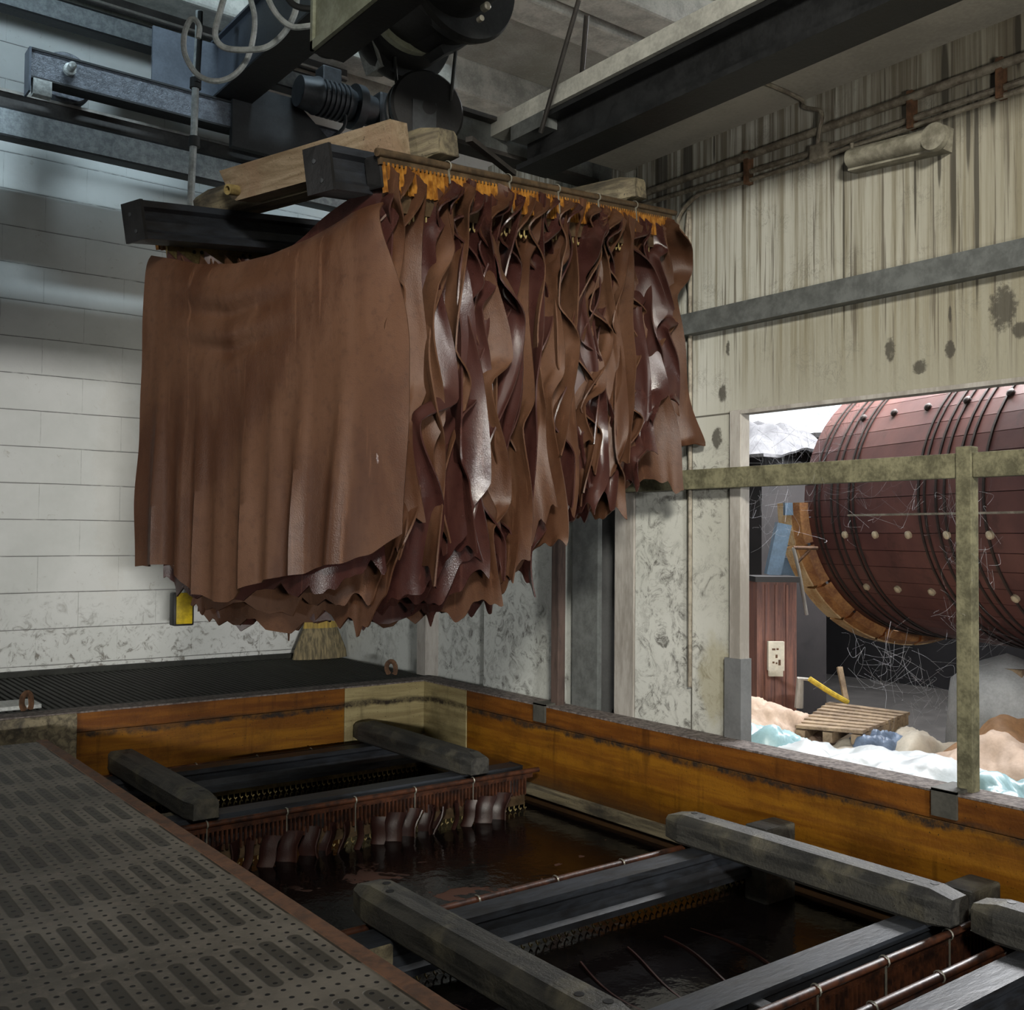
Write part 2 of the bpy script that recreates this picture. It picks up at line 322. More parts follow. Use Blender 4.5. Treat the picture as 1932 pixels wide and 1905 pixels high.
def thing(name, label, cat, loc=(0, 0, 0), group=None, world=True):
    """an Empty at the thing's base; parts are given in world coordinates when world is True"""
    o = bpy.data.objects.new(name, None); COL.objects.link(o); o.location = tuple(map(float, loc)); o.empty_display_size = .1
    if world: o['org'] = [float(q) for q in loc]
    return tag(o, label, cat, group)
def struct(o): o['kind'] = 'structure'; return o
def sub(p, ch):
    """hang a sub-part under a part (both already in the same coordinates)"""
    ch.parent = p; return ch
def part(mb, name, mat, t, smooth=False, label=None):
    o = mb.build(name, mat, t, smooth)
    if label: o['label'] = label
    return o
def subpart(mb, name, mat, t, p, smooth=False):
    o = mb.build(name, mat, t, smooth); o.parent = p; return o
def copy_tree(o, parent=None):
    c = o.copy(); COL.objects.link(c); c.parent = parent
    for ch in list(o.children): copy_tree(ch, c)
    return c
def spline(pts, n=24):
    P = np.array(pts, float); out = []
    for i in range(len(P)-1):
        a, b, c, d = P[max(i-1, 0)], P[i], P[i+1], P[min(i+2, len(P)-1)]
        for t in np.linspace(0, 1, n, endpoint=False):
            out.append(.5*(2*b+(c-a)*t+(2*a-5*b+4*c-d)*t*t+(-a+3*b-3*c+d)*t**3))
    out.append(P[-1]); return out

# ------------------------------------------------------------------ the setting
XR = 3.62; YB = 7.03; RIM = 1.1; WY0, WY1, WZ0, WZ1 = 1.0, 5.6, .9, 2.35
struct(MB().box(-4, 3.7, -6, 13.2, -.1, 0).build('floor', 'floor_concrete'))
struct(MB().box(3.7, 13.2, -6, 13.2, -.1, 0).build('floor_yard', 'yard_ground'))
struct(MB().box(-2.6, 3.75, YB, YB+.2, 0, 5.62).box(3.75, 9, YB, YB+.2, 4.1, 5.62).build('wall_back', 'block'))
# left wall with the window opening that lights the vat (out of frame)
lw = MB(); lw.box(-2.8, -2.6, -6, YB+.2, 0, WZ0); lw.box(-2.8, -2.6, -6, YB+.2, WZ1, 5.62); lw.box(-2.8, -2.6, -6, WY0, WZ0, WZ1); lw.box(-2.8, -2.6, WY1, YB+.2, WZ0, WZ1)
struct(lw.build('wall_left', 'concrete'))
# right wall: lintel over the opening (y < 3.0), pier and far panels
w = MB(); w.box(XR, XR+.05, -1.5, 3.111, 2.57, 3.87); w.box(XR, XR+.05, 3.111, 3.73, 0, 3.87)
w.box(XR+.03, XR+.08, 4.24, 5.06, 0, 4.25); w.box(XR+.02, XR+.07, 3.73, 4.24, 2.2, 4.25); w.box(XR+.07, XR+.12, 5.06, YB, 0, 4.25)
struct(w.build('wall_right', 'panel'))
struct(MB().box(XR-.03, XR+.09, 5.62, 5.72, 0, 4.25).build('trim_1', 'grey_post'))
j = struct(MB().box(XR-.012, XR+.05, 3.05, 3.115, 0, 2.575, bv=.004).build('trim_2', 'grey_post'))
g = MB().box(XR-.02, XR+.052, 3.04, 3.135, 0, 1.46).build('guard_plate', 'guard_grey'); g.parent = j; g['kind'] = 'structure'
struct(MB().box(XR-.015, XR+.05, -1.5, 3.05, 2.555, 2.572).build('trim_3', 'grey_post'))
struct(MB().box(6.4, 6.5, 1.0, YB, 3.9, 5.62).build('yard_light_blocker', 'concrete'))  # panel added to keep the yard light off the back wall
struct(MB().box(-2.6, 4.0, -3.2, -3.0, 2.80, 5.62).build('wall_rear', 'concrete'))
# low slab over the opening, its fascia and the steel under its edge
sl = MB().box(3.0, XR+.25, -3, 3.83, 3.87, 3.98); struct(sl.build('ceiling_slab', 'slab_paint'))
struct(MB().box(2.90, 3.0, -3, 4.1, 3.93, 4.01).build('ceiling_fascia', 'fascia_paint'))
# high ceiling and its ribs
struct(MB().box(-2.8, 9.2, -6, 5.58, 5.62, 5.75).box(-2.8, 9.2, 6.3, YB+.2, 5.62, 5.75).box(4.2, 9.2, 5.58, 6.3, 5.62, 5.75).build('ceiling', 'concrete'))
for i, p in enumerate([(564, 107), (829, 123), (1100, 0), (1270, 0)]):
    y0 = at(*p, z=5.5)[1]
    struct(MB().box(-2.6, 9, y0, y0+.28, 5.36, 5.63, bv=.02).build('ceiling_rib', 'fascia_paint'))

# steel runway under the slab edge
t = thing('steel_runway_beam', 'dark steel beam running under the pale slab edge on the right', 'beam', (3.0, 1, 3.72))
part(MB().box(2.92, 3.1, -2.5, 3.82, 3.905, 3.928).box(2.92, 3.1, -2.5, 3.82, 3.72, 3.745), 'flange', 'dark_iron', t)
part(MB().box(2.985, 3.01, -2.5, 3.82, 3.745, 3.905), 'web', 'dark_iron', t)
part(MB().box(2.90, 3.03, 3.60, 3.84, 3.86, 3.93), 'end_plate', 'wall_steel', t)
# cross beam that meets the slab end
pA, pB = at(855, 232, y=4.0), at(1118, 318, y=4.0)
t = thing('cross_beam', 'grey steel cross beam ending at the dark slab corner above the hides', 'beam', pB)
xa = at(790, 210, y=4.0)[0]
part(MB().box(xa, pB[0], 4.0, 4.012, pB[2]-.07, pB[2]+.07), 'web', 'wall_steel', t)
part(MB().box(xa, pB[0], 3.95, 4.06, pB[2]+.07, pB[2]+.09).box(xa, pB[0], 3.95, 4.06, pB[2]-.09, pB[2]-.07), 'flange', 'brown_steel', t)
part(MB().box(pB[0], pB[0]+.1, 3.94, 4.06, pB[2]-.1, pB[2]+.06), 'seat_bracket', 'wall_steel', t)
# hanger rods
for a, c, lb in [((1020, 250), (1092, 0), 'thin dark hanger rod slanting up from the near end of the steel runway beam'), ((1094, 192), (1107, 28), 'thin dark vertical rod behind the slanting hanger rod'), ((1339, 40), (1353, 88), 'short dark rod dropping past the slab edge near the top right')]:
    p = at(*a, d=4.6); q = at(*c, d=4.3)
    tag(MB().tube([p, q], .011).build('hanger_rod', 'brown_steel', smooth=40), lb, 'rod', 'hanger rods of the runway beam')

# ------------------------------------------------------------------ crane
def dbeam(name, label, z0, z1, x1, under):
    t = thing(name, label, 'beam', (0, 6.6, z0), 'galvanised crane runway beams')
    part(MB().box(-2.6, x1, 6.6, 6.612, z0, z1), 'web', 'galvanised', t)
    part(MB().box(-2.6, x1, 6.6, 6.6+under, z0-.012, z0).box(-2.6, x1, 6.6, 6.6+under, z1, z1+.012), 'flange', 'dark_iron', t)
    return t
t = dbeam('runway_beam', 'lower galvanised runway beam along the block wall, carrying the bright rail', 4.345, 4.495, 3.5, .10)
part(MB().box(-2.6, 3.5, 6.645, 6.665, 4.5, 4.605), 'rail_web', 'brown_steel', t); part(MB().box(-2.6, 3.5, 6.625, 6.685, 4.605, 4.622), 'rail', 'bright_rail', t)
dbeam('runway_beam', 'upper galvanised beam along the block wall above the lower runway beam', 5.115, 5.23, 3.5, .10)
t = thing('roof_edge_beam', 'brown steel edge beam with thin pale lip above the upper galvanised beam', 'beam', (0, 6.6, 5.28))
part(MB().box(-2.6, 3.5, 6.58, 6.60, 5.285, 5.30), 'lip', 'bright_rail', t); part(MB().box(-2.6, 3.5, 6.605, 6.63, 5.28, 5.62), 'web', 'brown_steel', t)
tag(MB().box(1.05, 1.20, 6.72, 6.78, 3.7, 4.34).build('wall_bracket', 'dark_iron'), 'dark upright bracket under the lower runway beam at the left edge', 'bracket')
YC = 6.35
def c(px, py): return at(px, py, y=YC)
p0, p1 = c(60, 88), c(60, 142); xe = 3.3
t = thing('end_carriage', 'blue grey crane end carriage rolling on the lower runway beam', 'carriage', (p0[0], YC, p1[2]))
zt, zb = p0[2], p1[2]
part(MB().box(p0[0], xe, YC+.01, YC+.03, zb, zt-.01), 'web', 'mottled_paint', t)
part(MB().box(p0[0], xe, YC-.0, YC+.12, zt-.012, zt).box(p0[0], xe, YC, YC+.12, zb-.012, zb), 'flange', 'dark_iron', t)
part(MB().box(p0[0]-.012, p0[0], YC, YC+.12, zb-.09, zt), 'end_plate', 'blue_steel', t)
f0, f1 = c(63, 147), c(97, 185); part(MB().box(f0[0], f1[0], YC-.01, YC+.05, f1[2], f0[2]), 'buffer_foot', 'pale_zinc', t)
bb = c(130, 133); part(MB().lathe([(0, .035), (.03, .035), (.032, .022), (.09, .022), (.1, .012), (.1, 0)], (bb[0], YC, bb[2]), (0, -1, 0), 16), 'axle_end', 'pale_zinc', t, 40)
wc = c(128, 150); part(MB().lathe([(0, 0), (0, .15), (.02, .165), (.03, .15), (.1, .15), (.1, 0)], (wc[0]+.05, YC+.33, zb+.14), (0, -1, 0), 40), 'wheel', 'mottled_paint', t, 40)
gx0, gz0 = c(416, 178)[0], c(416, 178)[2]; gx1 = at(508, 156, z=gz0)[0]
# drive motor on the carriage, seen right of the girder
mc = [at(565, 178, y=YC-.12), at(640, 196, y=YC-.12), at(668, 204, y=YC-.12), at(700, 212, y=YC-.12), at(735, 222, y=YC-.12)]
mm = mc[0]; ax = mc[4]-mc[0]; ax[1] = 0; ax[2] = 0; Lm = np.linalg.norm(ax)
zm = (mc[1][2]); fins = []
prof = [(0, 0), (0, .10), (.1, .115)]
for k in range(7): prof += [(.12+k*.035, .125), (.135+k*.035, .125), (.137+k*.035, .112), (.153+k*.035, .112)]
prof += [(.40, .10), (.40, 0)]
part(MB().lathe(prof, (mm[0]-.02, YC-.14, zm), (1, 0, 0), 28), 'motor_body', 'motor_paint', t, 40)
part(MB().lathe([(.40, 0), (.40, .15), (.46, .15), (.46, .11), (.56, .1), (.56, 0)], (mm[0]-.02, YC-.14, zm), (1, 0, 0), 28), 'motor_flange', 'motor_paint', t, 40)
part(MB().box(mm[0]+.12, mm[0]+.26, YC-.22, YC-.1, zm+.08, zm+.19, bv=.01), 'terminal_box', 'motor_paint', t)
part(MB().box(mm[0]+.54, mm[0]+.76, YC-.24, YC-.02, zm-.24, zm+.12, bv=.02), 'gearbox', 'motor_paint', t)
part(MB().tube(spline([(mm[0]+.3, YC-.2, zm-.1), (mm[0]+.28, YC-.2, zm-.2), (mm[0]+.18, YC-.1, zm-.3)], 6), .012), 'motor_cable', 'cable_black', t, 40)
# bridge girder
t = thing('bridge_girder', 'dark blue grey bridge girder running overhead toward the viewer', 'girder', (gx0, YC, gz0))
part(MB().box(gx0, gx0+.014, 1.2, 6.62, gz0, gz0+.36), 'side_plate', 'blue_steel', t)
part(MB().box(gx1-.014, gx1, 1.2, 6.62, gz0, gz0+.36), 'side_plate', 'blue_steel', t)
part(MB().box(gx0-.03, gx1+.03, 1.2, 6.62, gz0-.014, gz0), 'bottom_flange', 'dark_iron', t)
part(MB().box(gx0-.03, gx1+.03, 1.2, 6.62, gz0+.36, gz0+.374), 'top_flange', 'blue_steel', t)
part(MB().add([(gx0-.42, YC+.05, gz0-.02), (gx0, YC+.05, gz0-.02), (gx0, YC+.05, gz0+.34), (gx0-.42, YC+.05, gz0+.34), (gx0-.42, YC+.07, gz0-.02), (gx0, YC+.07, gz0-.02), (gx0, YC+.07, gz0+.34), (gx0-.42, YC+.07, gz0+.34)], [(0, 1, 2, 3), (7, 6, 5, 4), (0, 4, 5, 1), (3, 2, 6, 7), (0, 3, 7, 4)]), 'gusset_plate', 'blue_steel', t)
part(MB().prism([(0, 0), (.95, 0), (.42, .42), (0, .42)], (gx1-.1, YC-.02, zb-.25+.12), (1, 0, 0), (0, 0, 1), (0, .05, 0)), 'gusset_plate', 'dark_iron', t)
# hoist hanging from the girder
H = lambda px, py, d: at(px, py, d=d)
hd = 4.15
t = thing('hoist', 'dark electric hoist with olive control box above the hanging hides', 'hoist', H(760, 60, hd))
c0 = H(590, 98, 3.9)
bx0, by0, bz0 = c0
cornr = at(688, 0, z=bz0)
part(MB().box(bx0, bx0+.13, cornr[1]-.55, by0, bz0, bz0+.34, bv=.004), 'control_box', 'hoist_paint', t)
part(MB().box(bx0+.004, bx0+.128, cornr[1]-.55, by0-.004, bz0-.006, bz0), 'underside_shade', 'dark_iron', t)  # dark sheet added under the box, underside shade put into its colour
part(MB().box(bx0-.012, bx0, cornr[1]-.55, by0, bz0, bz0+.035).box(bx0-.012, bx0, by0-.02, by0, bz0, bz0+.34), 'box_rim', 'hoist_paint', t)
dc = H(778, 28, 4.2); dax = np.array((0, -1., 0))
part(MB().lathe([(0, 0), (0, .235), (.03, .245), (.06, .235), (.06, .2), (.44, .2), (.44, .235), (.48, .245), (.50, .235), (.50, 0)], dc+np.array((0, .12, 0)), dax, 48), 'drum', 'dark_iron', t, 40)
mc2 = H(890, -95, 3.75)
part(MB().lathe([(-.2, .2), (0, .205), (.012, .225), (.04, .225), (.05, .19), (.3, .185), (.34, .1), (.34, 0)], mc2+np.array((0, .2, 0)), dax, 48), 'motor', 'dark_iron', t, 40)
part(MB().lathe([(-.235, .19), (-.235, .222), (-.205, .222), (-.205, .19)], mc2+np.array((0, .2, 0)), dax, 48), 'motor_ring', 'hoist_paint', t, 40)
bp = H(912, 16, 3.5); part(MB().lathe([(0, .014), (.025, .014), (.03, .008), (.03, 0)], bp, dax, 12), 'bolt', 'wire', t, 40)
bq = H(903, 38, 3.5); part(MB().lathe([(0, .01), (.02, .01), (.022, 0)], bq, dax, 12), 'bolt', 'wire', t, 40)
part(MB().box(bx0+.2, bx0+.5, by0-.5, by0+.3, bz0+.3, gz0+.02), 'hanger_bracket', 'dark_iron', t)
pc = H(648, 60, 4.1); part(MB().tube(spline([H(594, 82, 4.0), H(603, 102, 4.0), H(630, 107, 4.0), H(652, 90, 4.0)], 8), .008), 'loop_cable', 'cable_black', t, 40)
g1 = H(712, 110, 4.25); part(MB().obox(g1, (.05, .02, .02), (0, .06, 0), (-.02, 0, .05)), 'rope_guide', 'pale_zinc', t)
g2 = H(845, 92, 4.1); part(MB().obox(g2, (.06, 0, .04), (0, .05, 0), (-.01, 0, .015)), 'rope_guide', 'dark_iron', t)
for a, e in [((745, 108), (750, 185)), ((860, 95), (850, 192))]:
    part(MB().tube([H(*a, 4.15), H(*e, 4.15)], .0075), 'wire_rope', 'cable_black', t, 40)
# hook block (pulley) that carries the rack
pc = H(800, 212, 4.15)
t = thing('hook_block', 'big dark pulley block with hook just above the hoisted rack', 'pulley', pc)
pax = np.array((-.2, -.98, 0))
part(MB().lathe([(-.05, 0), (-.05, .14), (-.04, .155), (-.015, .155), (0, .13), (.015, .155), (.04, .155), (.05, .145), (.05, .03), (.06, .03), (.06, 0)], pc, pax, 40), 'sheave', 'black_steel', t, 40)
part(MB().obox(pc+np.array((-.02, 0, -.1)), pax*.055, np.cross(pax, (0, 0, 1))*.05, (0, 0, .12)), 'side_plate', 'motor_paint', t)
part(MB().tube(spline([pc+np.array((0, 0, -.2)), pc+np.array((0, 0, -.27)), pc+np.array((.05, .03, -.33)), pc+np.array((0, 0, -.38)), pc+np.array((-.05, -.03, -.33))], 8), .018), 'hook', 'black_steel', t, 40)
# festoon cables
def cab(name, pts, d, r, mat, label, cat='cable', group=None):
    ds = d if hasattr(d, '__len__') else [d]*len(pts)
    return tag(MB().tube(spline([at(*p, d=q) for p, q in zip(pts, ds)], 10), r, 8).build(name, mat, smooth=40), label, cat, group)
cab('festoon_cable', [(424, -10), (413, 30), (406, 60), (411, 80), (430, 92), (470, 94), (505, 88), (536, 62), (556, 25), (560, -12)], 4.6, .014, 'cable_grey', 'wide grey cable loop hanging left of the olive hoist box', group='hanging power cables')
cab('festoon_cable', [(470, -10), (480, 30), (478, 70), (466, 112), (440, 143), (405, 153), (372, 140), (350, 105), (347, 70), (356, 42), (366, 36), (376, 50), (374, 72)], 4.7, .013, 'cable_grey', 'grey cable loop drooping around the pendant cable, leftmost of the loops', group='hanging power cables')
cab('festoon_cable', [(504, -8), (514, 15), (532, 38), (555, 51), (590, 48)], 4.4, .013, 'cable_grey', 'grey cable running from the top edge into the olive hoist box', group='hanging power cables')
cab('festoon_cable', [(540, -8), (553, 8), (570, 15), (592, 17)], 4.4, .014, 'cable_black', 'black cable entering the olive hoist box near the top edge', group='hanging power cables')
# pendant control on its cable
yp = 6.0
t = thing('crane_pendant', 'yellow crane pendant control with black edge hanging below the hides on the left', 'control', at(344, 1178, y=yp))
part(MB().tube([at(*p, y=yp) for p in [(376, 22), (374, 80), (369, 160), (366, 250), (361, 350), (352, 700), (346, 1000), (345, 1125)]], .022), 'cable', 'cable_grey', t, 40)
part(MB().tube([at(*p, y=yp-.03) for p in [(378, 22), (377, 70), (372, 155)]], .016), 'cable_wrap', 'cable_black', t, 40)
for q in ((369, 158), (367, 268)): part(MB().lathe([(-.03, .0), (-.03, .034), (.03, .034), (.03, 0)], at(*q, y=yp), (.02, 0, 1), 12), 'cable_tie', 'cable_black', t, 40)
k0, k1 = at(325, 1118, y=yp), at(363, 1179, y=yp)
part(MB().box(k0[0], k1[0], yp-.03, yp+.05, k1[2], k0[2], bv=.012), 'housing', 'black_steel', t, 40)
part(MB().box(k0[0]+.014, k1[0]-.014, yp-.038, yp-.028, k1[2]+.012, k0[2], bv=.004), 'front_plate', 'yellow_plastic', t, 40, 'scuffed yellow front plate')

# ------------------------------------------------------------------ racks
S, RL = .88, 2.22
t = thing('hide_rack', 'hoisted hide rack hanging tilted from the pulley block', 'rack', (0, 0, 0), 'hide hanging racks', world=False)
RACK = t
prof = [(-.05, 0), (.05, 0), (.05, -.022), (.036, -.034), (.03, -.065), (.036, -.096), (.05, -.108), (.05, -.13), (-.05, -.13), (-.05, -.108), (-.036, -.096), (-.03, -.065), (-.036, -.034), (-.05, -.022)]
for u in (0, S):
    rl = part(MB().prism(prof, (.008, u, 0), (0, 1, 0), (0, 0, 1), (RL-.016, 0, 0)), 'rail', 'rail_resin', t)
    for x in (0, RL-.012):
        ep = subpart(MB().box(x, x+.012, u-.053, u+.053, -.133, .002), 'end_plate', 'black_steel', t, rl)
        hm = MB()
        for dz in (-.04, -.1): hm.lathe([(-.004, 0), (-.003, .007), (.015, .007), (.015, 0)], (x, u+(.01 if dz > -.05 else -.012), dz), (1, 0, 0), 12)
        subpart(hm, 'bolt', 'motor_paint', t, rl, 40)
    sg = 1 if u else -1
    uc = u+sg*.105
    for k in range(10):
        pass
    cm = MB().box(.16, RL+.02, uc-.006, uc+.006, -.052, -.03, 1)
    nt = 98
    for k in range(nt):
        x = .17+k*(RL-.18)/nt
        cm.box(x, x+.0085, uc-.008, uc+.008, -.135, -.045, 0)
    comb = part(cm, 'comb', ['amber', 'comb_rod'], t)
    bk = MB().box(.2, RL-.02, uc-sg*.018, uc-sg*.008, -.188, -.118)
    plate = subpart(bk, 'comb_plate', 'comb_back' if u else 'comb_rod', t, comb)
    hm = MB()
    for k in range(8):
        for q in (0, .035): hm.lathe([(-.004, 0), (-.004, .007), (.004, .007), (.004, 0)], (.32+k*.24+q, uc-sg*.018, -.138), (0, 1, 0), 10)
    subpart(hm, 'peg_holes', 'black_steel', t, comb, 40)
    hk = MB()
    for k in range(62):
        x = .22+k*.0325; hk.tube([(x, uc-sg*.014, -.18), (x, uc-sg*.017, -.205), (x+.008, uc-sg*.017, -.216), (x+.015, uc-sg*.017, -.207)], .0035, 5)
    subpart(hk, 'hooks', 'comb_back', t, comb, 40)
    subpart(MB().tube([(.15, uc+sg*.004, -.018), (RL+.06, uc+sg*.004, -.018)], .013, 10), 'rod', 'comb_rod', t, comb, 40)
    for x in (.5, .86, 1.2, 1.52, 1.86):
        subpart(MB().lathe([(-.004, .016), (0, .019), (.004, .016)], (x, uc+sg*.004, -.018), (1, .1, 0), 12).box(x-.002, x+.002, uc+sg*.007, uc+sg*.012, -.16, -.02), 'wire_tie', 'wire', t, comb, 40)
    for x in (.165, 1.0, RL-.12):
        part(MB().box(x, x+.05, min(u+sg*.04, uc), max(u+sg*.04, uc), -.12, -.02, bv=.006), 'comb_bracket', 'black_steel', t)
def cross_timber(x0, x1, u0, u1, h, name, mat):
    m = MB(); n = 16
    sec = [(x0, .012), (x0+.012, 0), (x1-.012, 0), (x1, .012), (x1, h-.03), (x1-.03, h), (x0+.03, h), (x0, h-.03)]
    vs = []
    for i in range(n+1):
        a = i/n; u = u0+(u1-u0)*a; e = min(a, 1-a)*n; sh = 0 if e >= 1 else .016
        vs += [(px+(sh if px == x0 else -sh if px == x1 else 0), u, pz-(sh if pz >= h-.001 else 0)+(sh if pz <= .001 else 0)) for px, pz in sec]
    k = len(sec); fs = [(i*k+j, i*k+(j+1) % k, (i+1)*k+(j+1) % k, (i+1)*k+j) for i in range(n) for j in range(k)]
    fs += [tuple(range(k))[::-1], tuple(n*k+j for j in range(k))]
    o = part(m.add(vs, fs), name, mat, t)
    hb = MB()
    for uu in (u0+.09, u0+.16, u1-.16, u1-.09): hb.lathe([(-.004, 0), (-.004, .013), (.0015, .013), (.0015, 0)], ((x0+x1)/2+.015*(-1)**int(uu*100), uu, h), (0, .001, 1), 12)
    subpart(hb, 'bolt_holes', 'black_steel', t, o, 40); return o
cross_timber(.42, .56, -.13, 1.07, .11, 'cross_beam', 'wet_timber')
cross_timber(1.82, 1.96, -.13, 1.07, .11, 'cross_beam', 'wet_timber')
# copies lying in the vat
sunk = []
for loc, lb in [((1.17, 1.85, .80), 'sunken hide rack nearest the viewer, lying across the vat beside the walkway edge'), ((1.13, 4.34, .80), 'sunken hide rack at the far end of the vat beneath the hoisted hides'), ((1.20, .60, .80), 'sunken hide rack cut off by the bottom right corner')]:
    r = copy_tree(t); r.location = loc; r['label'] = lb; sunk.append(r)
    for ch in r.children:
        if ch.name.startswith('comb') and not ch.name.startswith('comb_b'):
            if not sunk[1:]: wetc = {}
            if ch.data.name not in wetc: wetc[ch.data.name] = me = ch.data.copy(); me.materials.clear(); me.materials.append(M['amber_wet']); me.materials.append(M['amber_wet'])
            ch.data = wetc[ch.data.name]
            for g2 in ch.children:
                if g2.name.startswith('rod'):
                    g2.data = me = g2.data.copy(); me.materials.clear(); me.materials.append(M['amber_wet'])
# hoisted one
Rm = np.array([[0.933, -0.319, -0.169], [0.316, 0.948, -0.045], [0.174, -0.012, 0.985]]); T0 = np.array([1.358, 2.757, 3.145])
U_, _, V_ = np.linalg.svd(Rm); Rm = U_ @ V_
t.matrix_world = Matrix([[*Rm[i], T0[i]] for i in range(3)]+[[0, 0, 0, 1]])
def rk(v, u, w): return T0+Rm @ np.array((v, u, w))
# dry timber on the hoisted rack
for ch in list(t.children):
    if ch.name.startswith('cross_beam'):
        me = ch.data.copy(); ch.data = me; me.materials.clear(); me.materials.append(M['old_timber'])
lt = thing('lifting_timber', 'pale new timber with a pipe stub lying across the hoisted rack', 'timber', (0, 0, 0), None, world=False)
n = 12; m = MB()
m.prism([(-.04, -.0), (.70, -.0), (.725, .012), (.735, .04), (.77, .118), (-.04, .118)], (.315, 0, 0.002), (0, 1, 0), (0, 0, 1), (.085, 0, 0))
part(m, 'timber', 'new_timber', lt); part(MB().lathe([(0, .012), (.045, .012), (.045, .019), (.0, .019)], (.315, .69, .035), (-1, 0, 0), 20).lathe([(.0, 0), (.0, .012)], (.312, .69, .035), (-1, 0, 0), 12), 'pipe_stub', 'comb_back', lt, 40)
lt.matrix_world = t.matrix_world
p = rk(.75, .2, .1)
tag(MB().bar(at(885, 262, d=4.0), at(968, 328, d=4.35), .03, .02).build('steel_strap', 'brown_steel'), 'flat rusty steel strap slanting down behind the wooden block to the comb', 'strap')

# ------------------------------------------------------------------ hides
def fbm(k, n=4, seed=0, f0=1.):
    r = np.random.default_rng(seed); o = np.zeros_like(k)
    for i in range(n): o += np.sin(k*f0*(1.7**i)*2*PI+r.uniform(0, 2*PI))*.6**i*r.uniform(.6, 1)
    return o/1.6
def sm(x, a, b):
    t = np.clip((x-a)/(b-a), 0, 1); return t*t*(3-2*t)
def sheet(name, P, th, mats, mi_front=0, mi_back=1, smooth=True):
    """grid P (rows, cols, 3) thickened by th into a closed skin"""
    nb, na, _ = P.shape
    du = np.gradient(P, axis=1); dv = np.gradient(P, axis=0); nn = np.cross(du, dv); nn /= np.linalg.norm(nn, axis=2, keepdims=True)+1e-9
    V = np.concatenate([(P+nn*th/2).reshape(-1, 3), (P-nn*th/2).reshape(-1, 3)]); N = nb*na
    I = np.arange(N).reshape(nb, na); a, b_, c_, d = I[:-1, :-1].ravel(), I[:-1, 1:].ravel(), I[1:, 1:].ravel(), I[1:, :-1].ravel()
    f1 = np.stack([a, b_, c_, d], 1); f2 = np.stack([d, c_, b_, a], 1)+N
    ring = np.concatenate([I[0, :], I[1:, -1], I[-1, -2::-1], I[-2:0:-1, 0]]); r2 = np.roll(ring, -1)
    f3 = np.stack([ring, ring+N, r2+N, r2], 1)
    fs = np.concatenate([f1, f2, f3]); me = bpy.data.meshes.new(name)
    org = V.mean(0); me.from_pydata((V-org).tolist(), [], fs.tolist())
    for m_ in mats: me.materials.append(M[m_])
    mi = np.concatenate([np.full(len(f1), mi_front), np.full(len(f2), mi_back), np.full(len(f3), mi_back)]).astype(np.int32)
    me.polygons.foreach_set('material_index', mi); me.polygons.foreach_set('use_smooth', np.ones(len(fs), bool))
    me.update(); me.set_sharp_from_angle(angle=math.radians(60))
    o = bpy.data.objects.new(name, me); COL.objects.link(o); o.location = org; return o
